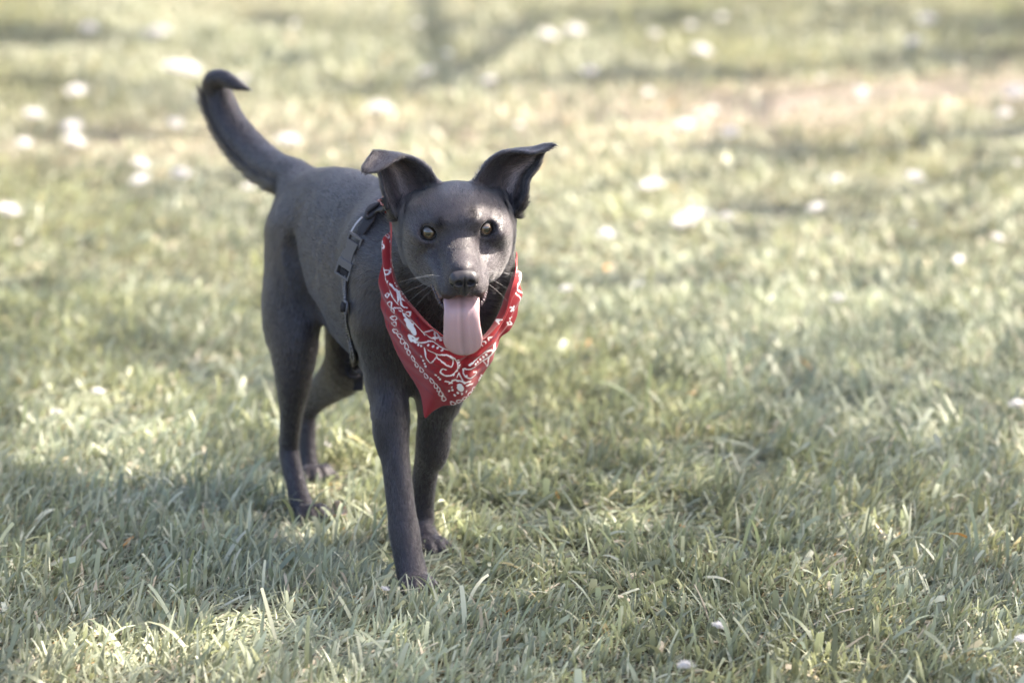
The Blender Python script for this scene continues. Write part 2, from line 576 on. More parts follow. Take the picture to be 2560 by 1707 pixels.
for rows in (ear_R, ear_L):
    G = np.array([[at(*p) for p in r] for r in rows])
    G = np.stack([catmull(G[:, c], 46) for c in range(G.shape[1])], 1)
    G = np.stack([catmull(G[r], 46) for r in range(G.shape[0])], 0)
    ear_grids.append(G)
    for c in (6, 14, 23, 32, 40):
        flow(G[::6, c])
    P = G.reshape(-1, 3)
    s = fld.sl(P.min(0) - .014, P.max(0) + .014)
    X, Y, Z = fld.pts(s)
    X, Y, Z = np.broadcast_arrays(X, Y, Z)
    Qp = np.stack([X.ravel(), Y.ravel(), Z.ravel()], 1).astype(np.float32)
    kd = kdtree.KDTree(len(P))
    for k, p in enumerate(P): kd.insert(p, k)
    kd.balance()
    # only grid nodes close to the sheet matter
    occ = np.zeros(X.shape, bool)
    org = np.array([X[0, 0, 0], Y[0, 0, 0], Z[0, 0, 0]])
    cell = np.round((P - org) / STEP).astype(int)
    R_ = 5
    for dx in range(-R_, R_ + 1):
        for dy in range(-R_, R_ + 1):
            for dz in range(-R_, R_ + 1):
                if dx * dx + dy * dy + dz * dz <= R_ * R_ + 2:
                    c = np.clip(cell + (dx, dy, dz), 0, np.array(X.shape) - 1)
                    occ[c[:, 0], c[:, 1], c[:, 2]] = True
    d = np.full(X.size, 0.05, np.float32)
    th = np.linspace(.0034, .0019, 46)
    for n in np.flatnonzero(occ.ravel()):
        _, k, dist = kd.find(Qp[n])
        d[n] = dist - th[k // 46]
    fld.union(d.reshape(X.shape), s, 0.009)

DV, DQ = fld.surface()
keep = np.ones(len(DV), bool)
DV = smooth_mesh(DV, DQ, 3, 0.5)
DN = fld.grad(DV)

# hair flow, hair length and colour regions at the mesh vertices
kd = kdtree.KDTree(len(flow_pts))
for k, p in enumerate(flow_pts): kd.insert(p, k)
kd.balance()
FD = np.array(flow_dir)
DFL = np.zeros_like(DV)
for n, p in enumerate(DV):
    for _, k, dist in kd.find_n(p, 6):
        DFL[n] += FD[k] / (dist + .004) ** 2
DFL = unit(DFL)
DFL -= DN * (DFL * DN).sum(1)[:, None]
DFL = unit(DFL)

HL = (DV - HE) @ HAX.T                                    # head coordinates of each vertex (forward, right, up)
in_head = (HL[:, 0] > -.10) & (HL[:, 2] > -.12) & (DV[:, 2] > .36) & (DV[:, 1] < 5.08)
# inner ear: close to the sheet and on the side that faces out of the cup
inner_ear = np.zeros(len(DV))
tuft = np.zeros(len(DV))
for side, G in enumerate(ear_grids):
    kd = kdtree.KDTree(46 * 46)
    for k, p in enumerate(G.reshape(-1, 3)): kd.insert(p, k)
    kd.balance()
    lo, hi = G.reshape(-1, 3).min(0) - .006, G.reshape(-1, 3).max(0) + .006
    du, dv = np.gradient(G, axis=0), np.gradient(G, axis=1)
    N = unit(np.cross(du, dv)).reshape(-1, 3)
    sgn = np.sign((N.reshape(46, 46, 3)[12, 23] @ np.array([0, -1, 0])))
    for n in np.flatnonzero(((DV > lo) & (DV < hi)).all(1)):
        p, k, dist = kd.find(DV[n])
        if dist < .0055 and (DN[n] @ N[k]) * sgn > .2:
            r, c = divmod(k, 46)
            inner_ear[n] = 1
            # paler hair down the middle of the cup
            tuft[n] = math.exp(-((c - 21) / 8.5) ** 2) * max(0, 1 - abs(r - 13) / 17.0)



def hg(c, r):
    return np.exp(-(((HL - np.array(c)) / np.array(r)) ** 2).sum(1))


brow_shade = hg((.0, .0225, .0195), (.08, .0066, .0066)) + hg((.0, -.0205, .0270), (.08, .0066, .0070))  # shading of the brow tufts above the eyes, put into the hair colour
lip_pale = 0 * brow_shade
mouth = ((HL[:, 2] < -.056) & (HL[:, 0] > -.03) & (np.abs(HL[:, 1]) < .028) & in_head).astype(float)
under = np.clip((-.3 - DN[:, 2]) * 2, 0, 1)

dog = empty('dog', (float(ORG[0] + FW[0] * -.18), float(ORG[1] + FW[1] * -.18), 0))
tag(dog, 'slim black dog walking towards the camera with mouth open and tail raised', 'dog')

skin, n_, l_, b_ = new_mat('skin', (.03, .027, .03), .6, .3)
at_ = n_.new('ShaderNodeAttribute'); at_.attribute_name = 'tone'
l_.new(at_.outputs['Color'], b_.inputs['Base Color'])
add_bump(n_, l_, b_, 900, .3, .0006)
body = mesh_obj('body', DV, DQ, skin, dog)
COAT = np.array([.055, .0462, .053])
tone = np.tile(COAT * .8, (len(DV), 1))
tone = tone * (1 - tuft[:, None]) + tuft[:, None] * np.array([.34, .25, .235])
tone = tone * (1 - mouth[:, None]) + mouth[:, None] * np.array([.05, .028, .03])
attr(body, 'tone', tone)
# ---------------------------------------------------------------- face: eyes, nose, tongue, lips, whiskers
def uv_sphere(c, r, axes, nu=32, nv=24):
    th, ph = np.linspace(0, math.pi, nv), np.linspace(0, 2 * math.pi, nu, endpoint=False)
    V = [np.array([math.cos(t), math.sin(t) * math.cos(p), math.sin(t) * math.sin(p)]) for t in th for p in ph]
    F = [[i * nu + j, i * nu + (j + 1) % nu, (i + 1) * nu + (j + 1) % nu, (i + 1) * nu + j] for i in range(nv - 1) for j in range(nu)]
    V = np.array(V)
    return V, (V * r) @ np.asarray(axes) + c, F


eye_mat, n_, l_, b_ = new_mat('eyeball', (.02, .012, .008), .03, .6)
b_.inputs['Coat Weight'].default_value = 1.0
b_.inputs['Coat Roughness'].default_value = 0.01
b_.inputs['Coat IOR'].default_value = 1.65
a_ = n_.new('ShaderNodeAttribute'); a_.attribute_name = 'tone'
l_.new(a_.outputs['Color'], b_.inputs['Base Color'])
lid_mat = new_mat('eyelid', (.012, .010, .011), .35, .5)[0]
for k, s in enumerate((1, -1)):
    ax, c = eye_ax[k], EYE[k]
    loc, V, F = uv_sphere(c, EYE_R, ax, 48, 48)
    look = unit(np.array([1, 0.0, 0.02]))                       # gaze in eye axes
    ang = np.degrees(np.arccos(np.clip(loc @ look, -1, 1)))
    t = np.full((len(V), 3), .012)
    iris = ang < 44
    spoke = .8 + .35 * np.sin(np.arctan2(loc[:, 2], loc[:, 1]) * 23) * RNG.random(len(V))
    t[iris] = np.array([.125, .078, .042]) * spoke[iris, None]
    t[(ang > 37) & iris] *= .35
    t[ang < 20] = .004
    e = mesh_obj('eye', V, F, eye_mat, dog)
    attr(e, 'tone', t)
    # lids: an almond band hugging the ball
    G = []
    for j in range(49):
        a = 2 * math.pi * j / 48
        hw, hh = math.radians(58), math.radians(49 if math.sin(a) > 0 else 42)
        row = []
        for q, (m, rr) in enumerate(((.96, 1.01), (1.0, 1.075), (1.12, 1.085), (1.30, 1.02))):
            y, z = hw * m * math.cos(a), hh * m * math.sin(a) * (1 - .50 * abs(math.cos(a)) ** 4)
            z += .10 * math.cos(a) * s * -1
            d = np.array([math.cos(y) * math.cos(z), math.sin(y) * math.cos(z), math.sin(z)])
            row.append((unit(d) * EYE_R * rr) @ ax + c)
        G.append(row)
    G = np.array(G)
    lid = mesh_obj('eyelid', G.reshape(-1, 3), grid_faces(49, 4), lid_mat, e)

# nose pad
nf = Field(H(.091, 0, -.033) - .038, H(.091, 0, -.033) + .038, .0009)
nf.ellipsoid(H(.0800, 0, -.0310), HAX, (.0115, .0175, .0118), .004)
nf.ellipsoid(H(.0805, 0, -.0430), HAX, (.0092, .0088, .0135), .006)
for s in (1, -1):
    nf.ellipsoid(H(.0810, s * .0108, -.0340), HAX, (.0105, .0082, .0112), .004)
    nf.ellipsoid(H(.0912, s * .0080, -.0345), np.array([unit(HF + .5 * s * HR), unit(HR - .5 * s * HF), HU]), (.0080, .0046, .0038), .0022, cut=True)
    nf.ellipsoid(H(.0868, s * .0168, -.0378), np.array([unit(HF + .9 * s * HR), unit(HR - .9 * s * HF), HU]), (.0085, .0024, .0018), .002, cut=True)
nf.ellipsoid(H(.0915, 0, -.0450), HAX, (.0045, .0009, .018), .002, cut=True)
NV, NQ = nf.surface()
NV = smooth_mesh(NV, NQ, 2)
nose_mat, n_, l_, b_ = new_mat('nose_leather', (.034, .030, .033), .42, .5)
tc = n_.new('ShaderNodeTexCoord'); vo = n_.new('ShaderNodeTexVoronoi'); vo.inputs['Scale'].default_value = 900
bp = n_.new('ShaderNodeBump'); bp.inputs['Strength'].default_value = .35; bp.inputs['Distance'].default_value = .0004
l_.new(tc.outputs['Object'], vo.inputs['Vector']); l_.new(vo.outputs['Distance'], bp.inputs['Height']); l_.new(bp.outputs[0], b_.inputs['Normal'])
mesh_obj('nose', NV, NQ, nose_mat, dog)

# tongue: from the floor of the mouth over the lower teeth, then hanging
tg = [(H(-.010, 0, -.060), .016, .004), (H(.020, 0, -.066), .0205, .005), (H(.045, .001, -.0745), .0235, .0055), (H(.0585, .002, -.083), .0232, .0055),
      (H(.0640, .003, -.093), .0234, .0052), (H(.0655, .003, -.105), .0240, .0050), (H(.0650, .0025, -.117), .0252, .0048), (H(.0630, .002, -.128), .0256, .0046),
      (H(.0608, .001, -.1385), .0225, .0042), (H(.0590, .000, -.1465), .0150, .0034), (H(.0582, -.0005, -.1505), .0055, .0015)]
S = catmull([[*p, w, t] for p, w, t in tg], 90)
ctr, wid, thk = S[:, :3], S[:, 3], S[:, 4]
tn = unit(np.gradient(ctr, axis=0))
nr = unit(np.cross(HR, tn))                                        # towards the top side of the tongue
if nr[60] @ HF < 0: nr = -nr
G, tone = [], []
M = 44
for k in range(90):
    row = []
    for j in range(M):
        a = 2 * math.pi * j / M
        x, y = math.cos(a), math.sin(a)
        sx = np.sign(x) * abs(x) ** .8
        z = thk[k] * np.sign(y) * abs(y) ** .7
        if y > 0:
            z += -.0022 * math.exp(-(sx / .05) ** 2) * min(1, k / 20) + .0012 * (1 - sx * sx) - .0006 * math.exp(-((abs(sx) - .45) / .15) ** 2)
        row.append(ctr[k] + HR * (wid[k] * sx) + nr[k] * z)
        edge = abs(sx) ** 3
        f = max(0, (k - 58) / 30)
        c = np.array([.50, .33, .345]) * (1 - .45 * edge * f) + np.array([.54, .17, .16]) * (.45 * edge * f)
        c = c * (1 - .22 * math.exp(-(sx / .025) ** 2) * (y > 0) * (1 - .6 * max(0, (k - 62) / 28)))
        tone.append(c)
    G.append(row)
G = np.array(G)
V = G.reshape(-1, 3)
F = [[k * M + j, (k + 1) * M + j, (k + 1) * M + (j + 1) % M, k * M + (j + 1) % M] for k in range(89) for j in range(M)]
F.append([89 * M + j for j in range(M)][::-1])
tmat, n_, l_, b_ = new_mat('tongue_flesh', (.6, .38, .39), .24, .5)
b_.inputs['Subsurface Weight'].default_value = .25
b_.inputs['Subsurface Radius'].default_value = (.006, .002, .0015)
b_.inputs['Subsurface Scale'].default_value = .5
a_ = n_.new('ShaderNodeAttribute'); a_.attribute_name = 'tone'; l_.new(a_.outputs['Color'], b_.inputs['Base Color'])
add_bump(n_, l_, b_, 700, .35, .0007, 6)
tongue = mesh_obj('tongue', V, F, tmat, dog)
attr(tongue, 'tone', tone)

# scalloped lower lips either side of the tongue
lip_mat = new_mat('lip', (.075, .052, .062), .3, .5)[0]
for s in (1, -1):
    path = catmull([H(-.020, s * .0405, -.056), H(.004, s * .0375, -.061), H(.024, s * .0335, -.070), H(.038, s * .0285, -.081), H(.046, s * .021, -.089)], 120)
    k = np.arange(120)
    r = .0026 + .0013 * np.maximum(0, np.sin(k * .95 + 1.2 * np.sin(k * .17))) ** 2 * (k > 22) * (.25 + RNG.random(120) * .75)
    r[-8:] *= np.linspace(1, .3, 8)
    r[:8] *= np.linspace(.3, 1, 8)
    V, F = tube(path + np.outer(np.sin(k * .95) * .0004, HR * s), r, 10)
    mesh_obj('lip', V, F, lip_mat, dog)
    # the wet inner skin between upper lip and tongue
    gum = catmull([H(-.010, s * .036, -.050), H(.012, s * .034, -.055), H(.032, s * .030, -.063), H(.044, s * .0245, -.074)], 40)
    V, F = tube(gum, np.linspace(.004, .0055, 40), 10)
    mesh_obj('gum', V, F, new_mat('gum', (.11, .062, .075), .3, .5)[0], dog)
# lower front teeth behind the tongue edge and small upper canines are hidden by the tongue

# whiskers
wh_mat = new_mat('whisker', (.4, .38, .37), .4, .4)[0]
for s, lst in ((1, [(.050, -.040, -.020, .055), (.046, -.046, -.30, .060), (.040, -.050, -.55, .050), (.052, -.049, -.75, .045), (.058, -.036, .15, .035), (.036, -.043, -.12, .045)]),
               (-1, [(.050, -.040, .16, .062), (.046, -.044, .02, .056), (.042, -.049, -.35, .035), (.052, -.050, -.75, .040), (.058, -.037, .25, .030), (.038, -.043, -.10, .048)])):
    for f, u, lift, ln in lst:
        p0 = H(f, s * .0285, u)
        d = unit(HR * s * .95 - HF * .25 + HU * lift)
        p = [p0 + d * ln * q - HU * (.010 * q * q) for q in (0, .33, .66, 1)]
        V, F = tube(catmull(p, 12), np.linspace(.00019, .00006, 12), 5)
        mesh_obj('whisker', V, F, wh_mat, dog)
# claws
claw_mat = new_mat('claw', (.03, .026, .026), .35, .4)[0]
for p, d in toes:
    q = [p - d * .002 + UP * .003, p + d * .004 + UP * .003, p + d * .009 - UP * .002, p + d * .011 - UP * .006]
    V, F = tube(catmull(q, 8), np.linspace(.0020, .0005, 8), 6)
    mesh_obj('claw', V, F, claw_mat, dog)
# ---------------------------------------------------------------- coat: short hairs laid along the flow
def noise3(P, f, seed=0):
    r = np.random.default_rng(seed)
    out = np.zeros(len(P))
    for o in range(5):
        k = r.normal(size=3) * f * (1 + .6 * o)
        out += np.sin(P @ k + r.random() * 6.28) / (1 + .35 * o)
    return out / 2.2


def grow_hair(no_hair, n_hair=340000):
    tri = np.concatenate([DQ[:, [0, 1, 2]], DQ[:, [0, 2, 3]]])
    a, b, c = DV[tri[:, 0]], DV[tri[:, 1]], DV[tri[:, 2]]
    area = np.linalg.norm(np.cross(b - a, c - a), axis=1)
    head_w = np.where(in_head, 2.0, 1.0) * (1 - no_hair)
    facing = np.where(DN @ np.array([-.35, -.9, .25]) > -.35, 1.0, .35)
    w = area * (head_w * facing)[tri].mean(1)
    t = RNG.choice(len(tri), n_hair, p=w / w.sum())
    u, v = RNG.random(n_hair), RNG.random(n_hair)
    f = u + v > 1
    u[f], v[f] = 1 - u[f], 1 - v[f]
    wt = np.stack([1 - u - v, u, v], 1)
    idx = tri[t]
    mix = lambda A: (A[idx] * (wt[..., None] if A.ndim == 2 else wt)).sum(1)
    P, N, D = mix(DV), unit(mix(DN)), unit(mix(DFL))
    hl, tf, ie, bs = (P - HE) @ HAX.T, mix(tuft), mix(inner_ear), mix(brow_shade)
    hd = mix(in_head.astype(float)) > .5
    up = P[:, 2]
    # length by region
    L = np.full(n_hair, .0095)
    L = np.where(up < .24, .0062, L)
    ff = ((P - ORG) @ FW)
    face = np.clip((hl[:, 0] + .075) / .07, 0, 1)
    L = np.where(hd, .0080 * (1 - face) + .0036 * face, L)
    L = np.where(hd & (hl[:, 0] > .045), .0024, L)
    tail_m = (ff < -.43) & (up > .42)
    L = np.where(tail_m, .010, L)
    under_tail = tail_m & (up < .55) & (N @ unit(np.array([-.75, 0, -.66])) > .80)
    L = np.where(under_tail, .021, L)
    ruff = hd & (np.abs(hl[:, 1]) > .062) & (hl[:, 2] < .005) & (hl[:, 0] < -.04)
    L = np.where(ruff, .013, L)
    L = np.where(ie > .5, .0035, L)
    L = np.where(tf > .25, .0135, L)
    chest = (~hd) & (ff > .02) & (up < .30) & (up > .215)
    L = np.where(chest, .011, L)
    L *= .7 + .55 * RNG.random(n_hair)
    # direction with clumping
    D0 = D.copy()
    wob = np.stack([noise3(P, 60, 1), noise3(P, 60, 2), noise3(P, 60, 3)], 1) * .20 + np.stack([noise3(P, 260, 4), noise3(P, 260, 5), noise3(P, 260, 6)], 1) * .20
    D = D + wob + RNG.normal(size=(n_hair, 3)) * .08
    D = D - N * (D * N).sum(1)[:, None]
    D = unit(D)
    lift = np.where(hd, .24, .20) + .10 * RNG.random(n_hair) + .10 * np.maximum(0, noise3(P, 120, 9))
    lift = np.where(under_tail, .58 + .3 * noise3(P, 160, 55), np.where(ruff, .55, lift))
    lift = np.where(tf > .25, .42, lift)
    lift = lift + .3 * np.clip(bs, 0, 1)
    drop = np.where(tf > .25, .35, .0)
    pts = np.empty((n_hair, 4, 3), np.float32)
    for k, s in enumerate((0, .34, .68, 1.0)):
        q = s * L
        pts[:, k] = P - N * .0004 + D * (q * (.75 + .25 * s))[:, None] + N * (q * lift * (1.5 - .85 * s))[:, None] - UP * (q * s * drop)[:, None]
    me = bpy.data.hair_curves.new('coat')
    me.add_curves([4] * n_hair)
    me.attributes['position'].data.foreach_set('vector', pts.reshape(-1))
    fat = np.where(under_tail, 1.3, np.where(ruff, 1.7, np.where(tf > .25, 1.4, 1.0)))
    rad = (fat[:, None] * np.array([.00017, .00016, .00012, .00004])).astype(np.float32).ravel()
    me.attributes.new('radius', 'FLOAT', 'POINT').data.foreach_set('value', rad)
    Ps = P - D0 * (P * D0).sum(1)[:, None] * .72                # stretched along the lie of the hair
    tone = COAT * (.6 + .8 * RNG.random((n_hair, 1)) ** 2 + .22 * noise3(P, 40, 12)[:, None] + .18 * noise3(Ps, 260, 13)[:, None])
    brown = np.clip(noise3(P, 25, 20), 0, 1)[:, None] * .4
    tone = tone * (1 - brown) + tone * np.array([1.15, 1.0, .86]) * brown
    tone *= (1 - .85 * np.clip(bs * 1.3, 0, 1))[:, None]  # brow shading painted in as darker hair
    tone *= np.where(ie > .5, .6, 1.0)[:, None]
    tt = np.clip(tf * 1.6 - .15, 0, 1)[:, None] * (.25 + .75 * RNG.random((n_hair, 1)))
    tone = tone * (1 - tt) + tt * np.array([.80, .61, .57])
    tone = np.clip(tone, .003, 1)
    ca = me.attributes.new('tone', 'FLOAT_COLOR', 'CURVE')
    ca.data.foreach_set('color', np.concatenate([tone, (1 - .92 * np.clip(bs * 1.3, 0, 1))[:, None]], 1).astype(np.float32).ravel())
    nn = unit(N + D * (.10 + .30 * RNG.random((n_hair, 1))) + RNG.normal(size=(n_hair, 3)) * .09 + D * (.26 * noise3(Ps, 120, 41) + .22 * noise3(Ps, 380, 42))[:, None])
    na = me.attributes.new('lie', 'FLOAT_VECTOR', 'CURVE')
    na.data.foreach_set('vector', nn.astype(np.float32).ravel())
    m = bpy.data.materials.new('coat_hair')
    m.use_nodes = True
    nt = m.node_tree
    nt.nodes.remove(nt.nodes['Principled BSDF'])
    hb = nt.nodes.new('ShaderNodeBsdfHairPrincipled')
    hb.model = 'CHIANG'
    hb.parametrization = 'COLOR'
    hb.inputs['Roughness'].default_value = .25
    hb.inputs['Radial Roughness'].default_value = .35
    hb.inputs['Coat'].default_value = 0
    at_ = nt.nodes.new('ShaderNodeAttribute'); at_.attribute_name = 'tone'
    nt.links.new(at_.outputs['Color'], hb.inputs['Color'])
    df = nt.nodes.new('ShaderNodeBsdfPrincipled')
    df.inputs['Roughness'].default_value = .40
    sm = nt.nodes.new('ShaderNodeMath'); sm.operation = 'MULTIPLY'; sm.inputs[1].default_value = .85
    nt.links.new(at_.outputs['Alpha'], sm.inputs[0]); nt.links.new(sm.outputs[0], df.inputs['Specular IOR Level'])
    df.inputs['Sheen Weight'].default_value = .30
    an = nt.nodes.new('ShaderNodeAttribute'); an.attribute_name = 'lie'
    nt.links.new(an.outputs['Vector'], df.inputs['Normal'])
    ms = nt.nodes.new('ShaderNodeMixShader'); ms.inputs[0].default_value = .68
    nt.links.new(at_.outputs['Color'], df.inputs['Base Color'])
    nt.links.new(hb.outputs[0], ms.inputs[1]); nt.links.new(df.outputs[0], ms.inputs[2])
    nt.links.new(ms.outputs[0], nt.nodes['Material Output'].inputs[0])
    me.materials.append(m)
    o = bpy.data.objects.new('coat', me)
    col.objects.link(o)
    adopt(o, dog)
    return o


# ---------------------------------------------------------------- bandana
colm = [(983, 552, 5.105, 979, 554, 5.105), (984, 600, 5.070, 962, 600, 5.080), (986, 650, 5.045, 953, 652, 5.064), (996, 699, 5.020, 950, 708, 5.058), (1016, 736, 5.000, 956, 778, 5.055),
        (1043, 769, 4.986, 973, 845, 5.050), (1072, 802, 4.976, 1003, 905, 5.040), (1106, 829, 4.971, 1040, 975, 5.030), (1134, 846, 4.968, 1059, 1048, 5.026), (1158, 852, 4.968, 1103, 1019, 5.018),
        (1185, 848, 4.970, 1150, 996, 5.014), (1204, 841, 4.973, 1193, 964, 5.014), (1228, 815, 4.981, 1225, 915, 5.016), (1246, 788, 4.991, 1246, 852, 5.020), (1257, 757, 5.004, 1274, 822, 5.026),
        (1266, 725, 5.018, 1292, 785, 5.036), (1275, 697, 5.034, 1303, 728, 5.050), (1280, 672, 5.054, 1299, 683, 5.064), (1276, 640, 5.092, 1284, 644, 5.098)]
NS, NT = 420, 250
cc = catmull(np.array(colm, float), NS)
t_ = np.linspace(0, 1, NT)[None, :]
PX = cc[:, 0:1] * (1 - t_) + cc[:, 3:4] * t_
PY = cc[:, 1:2] * (1 - t_) + cc[:, 4:5] * t_
YY = cc[:, 2:3] * (1 - t_) + cc[:, 5:6] * t_
len_px = np.hypot(cc[:, 3] - cc[:, 0], cc[:, 4] - cc[:, 1])[:, None]
d_in = t_ * len_px
YY = YY - .012 * np.sin(math.pi * t_) * np.clip(len_px / 150, 0, 1)
u_, v_ = (PX - 1280) / FPX, (853.5 - PY) / FPX
s_ = YY / (CP + v_ * SP)
G = np.stack([u_ * s_, YY, CAM_H + s_ * (v_ * CP - SP)], -1)
N = unit(np.cross(np.gradient(G, axis=0), np.gradient(G, axis=1)))
if N[200, 100, 1] > 0: N = -N
si = np.linspace(0, 1, NS)[:, None]
fold = .0062 * np.cos(d_in / 23 * 6.283) * np.exp(-d_in / 38) + .0025 * np.exp(-((d_in - 4) / 7) ** 2)
fold = fold + .0028 * np.sin(si * 34 + t_ * 2.5) * np.clip(d_in / 60, 0, 1) * np.clip((len_px - 60) / 80, 0, 1)
fold = fold + .0042 * np.sin(PX * .030 - PY * .022 + 1.1) * np.clip(d_in / 80, 0, 1) * np.clip((len_px - 60) / 80, 0, 1)
fold = fold - .0075 * np.exp(-(((PX - 1165) + .55 * (PY - 905)) / 13) ** 2) * np.clip(d_in / 40, 0, 1) * np.clip((PX - 1095) / 60, 0, 1)
G = G + N * fold[..., None]
G = push_out(G, .0055)
G_cloth = G[::6, ::5].copy()
V, F = thick_grid(G, .0012)


# print: strokes measured on the cloth, in millimetre-sized units of its weave
def Q(pts):
    return np.array(pts, float) / 3.015 + np.array([930, 540])


strokes, dots, darks = [], [], []
def st(pts, w=9.0, closed=False, smooth=True):
    p = Q(pts)
    if closed: p = np.vstack([p, p[:1]])
    if smooth: p = catmull(p, max(8, len(p) * 5))
    strokes.append((p, w * .76 / 3.015 / 2))
def drop(cx, cy, ang, a=22, b=13, w=8.0):
    a_ = math.radians(ang)
    P = []
    for k in range(17):
        th = 2 * math.pi * k / 16
        x, y = a * math.cos(th), b * math.sin(th) * (1 - .62 * math.cos(th))
        P.append((cx + x * math.cos(a_) - y * math.sin(a_), cy + x * math.sin(a_) + y * math.cos(a_)))
    st(P, w, smooth=False)


for x, y, a in ((145, 668, 60), (160, 712, 200), (163, 768, 190), (165, 812, 190), (168, 868, 200), (202, 905, 215), (225, 942, 235), (262, 976, 245), (285, 1022, 248), (322, 1065, 250), (345, 1110, 252),
                (380, 1150, 255), (412, 1200, 257), (452, 1238, 258), (476, 1283, 258), (500, 1312, 258), (520, 1342, 258), (541, 1374, 250)):
    drop(x, y, a)
for x, y, a in ((770, 1300, -30), (730, 1326, -30), (690, 1347, -25), (650, 1366, -20), (610, 1390, -20), (838, 960, -60), (885, 922, -60), (222, 525, 20), (236, 580, 40), (122, 430, 80), (238, 628, 60), (290, 735, 40)):
    drop(x, y, a, 18, 11, 8)
for x, y in ((130, 110), (112, 150), (135, 190), (88, 205), (84, 260), (78, 300), (96, 240), (140, 260), (100, 480), (120, 600)):
    drop(x, y, 75, 15, 7, 7)
st([(410, 985), (425, 1030), (460, 1092), (500, 1050), (488, 1022), (440, 1000)]); st([(495, 1025), (505, 1062), (560, 1112), (602, 1132), (612, 1082), (590, 1058)])
st([(500, 1030), (560, 1042), (620, 1072), (646, 1120), (638, 1162), (600, 1190), (550, 1194), (524, 1165), (540, 1143), (562, 1156)], 11)
st([(925, 960), (905, 1035), (870, 1088), (800, 1130), (745, 1150), (700, 1160), (690, 1185), (730, 1210), (780, 1202), (794, 1182), (765, 1178)], 11)
st([(880, 1138), (888, 1080), (912, 1000), (930, 955)], 8); st([(735, 1125), (800, 1082), (860, 1040), (905, 1010)], 12); st([(850, 1090), (878, 1138)], 8)
st([(240, 740), (290, 770), (330, 820), (370, 865), (420, 888), (470, 912), (530, 920)], 10); st([(230, 735), (260, 770), (300, 800), (350, 850), (400, 900)], 8)
for poly in ([(258, 778), (285, 812), (310, 845), (335, 885)], [(275, 800), (285, 840), (300, 820)], [(300, 850), (330, 885), (310, 870)], [(280, 900), (310, 935), (360, 915), (330, 942)], [(290, 905), (330, 915)]):
    st(poly, 22)
st([(340, 952), (430, 942), (480, 955), (520, 988), (575, 1012)], 12); st([(390, 872), (455, 866), (485, 888), (520, 932)], 9); st([(430, 905), (500, 915), (530, 935)], 9); st([(470, 880), (490, 930)], 8)
st([(135, 490), (128, 560), (150, 620), (195, 668), (213, 640), (190, 580), (150, 515)], 8); st([(150, 515), (200, 590), (235, 662), (272, 694)], 8)
st([(100, 400), (112, 450), (128, 525)], 20); st([(150, 330), (160, 370), (135, 400)], 18); st([(160, 690), (215, 700), (225, 720), (205, 712)], 8)
for a, b in (((552, 1240), (600, 1252)), ((600, 1232), (640, 1240)), ((640, 1215), (655, 1192)), ((655, 1192), (682, 1232)), ((690, 1240), (735, 1235)), ((700, 1255), (755, 1258)), ((580, 1255), (620, 1235)), ((640, 1240), (690, 1235))):
    st([a, ((a[0] + b[0]) / 2, (a[1] + b[1]) / 2 - 4), b], 12)
dots.append((660, 1272, 23))
for x, y in ((600, 1282), (580, 1312), (620, 1330), (605, 1303), (640, 1308), (668, 1308), (700, 1296), (490, 1190), (505, 1210), (515, 1227), (840, 1212), (830, 1230), (818, 1245), (655, 1110), (660, 1130), (655, 1150), (650, 1090), (640, 1170), (615, 1190), (690, 1170), (705, 1195),
             (800, 1105), (825, 1090), (850, 1070), (780, 1118), (870, 1052), (360, 965), (385, 972), (440, 965), (470, 975), (500, 990), (530, 1008), (415, 1100), (425, 1120), (395, 1045), (405, 1075), (1060, 710), (1050, 690), (1015, 800), (1030, 820)):
    dots.append((x, y, 7.5))
st([(905, 770), (930, 758), (945, 780), (925, 800), (905, 790), (918, 772)], 9); st([(1058, 760), (1030, 768), (1045, 795), (1050, 815), (1025, 822)], 11)
st([(1118, 400), (1095, 520), (1110, 560), (1128, 590)], 9); st([(1128, 450), (1080, 540), (1105, 610), (1112, 650)], 9); st([(1080, 370), (1105, 420)], 10); st([(1065, 680), (1045, 720)], 8)
for x in ((105, 690, 107, 740, 120, 830, 140, 905, 168, 962, 250, 1130, 350, 1258, 470, 1396), (205, 720, 208, 800, 230, 880, 300, 972, 400, 1082, 500, 1212, 575, 1352), (235, 790, 245, 850, 240, 870, 270, 880), (480, 1090, 490, 1140, 470, 1160, 490, 1170),
          (560, 1040, 575, 1090, 560, 1080), (310, 760, 330, 790, 340, 770, 375, 830), (430, 1130, 450, 1110, 460, 1140), (800, 1160, 830, 1150, 850, 1160, 840, 1190, 790, 1220), (950, 870, 900, 940, 820, 990), (380, 1000, 395, 1060), (90, 560, 110, 640)):
    darks.append((catmull(Q(np.array(x).reshape(-1, 2)), 40), 3.2 / 3.015 / 2))


def seg_dist(P, poly):
    d = np.full(len(P), 1e9)
    lo, hi = poly.min(0) - 8, poly.max(0) + 8
    m = np.flatnonzero(((P > lo) & (P < hi)).all(1))
    if len(m) == 0: return d
    p = P[m]
    for a, b in zip(poly[:-1], poly[1:]):
        ab = b - a
        h = np.clip(((p - a) @ ab) / (ab @ ab + 1e-9), 0, 1)
        d[m] = np.minimum(d[m], np.linalg.norm(p - a - h[:, None] * ab, axis=1))
    return d


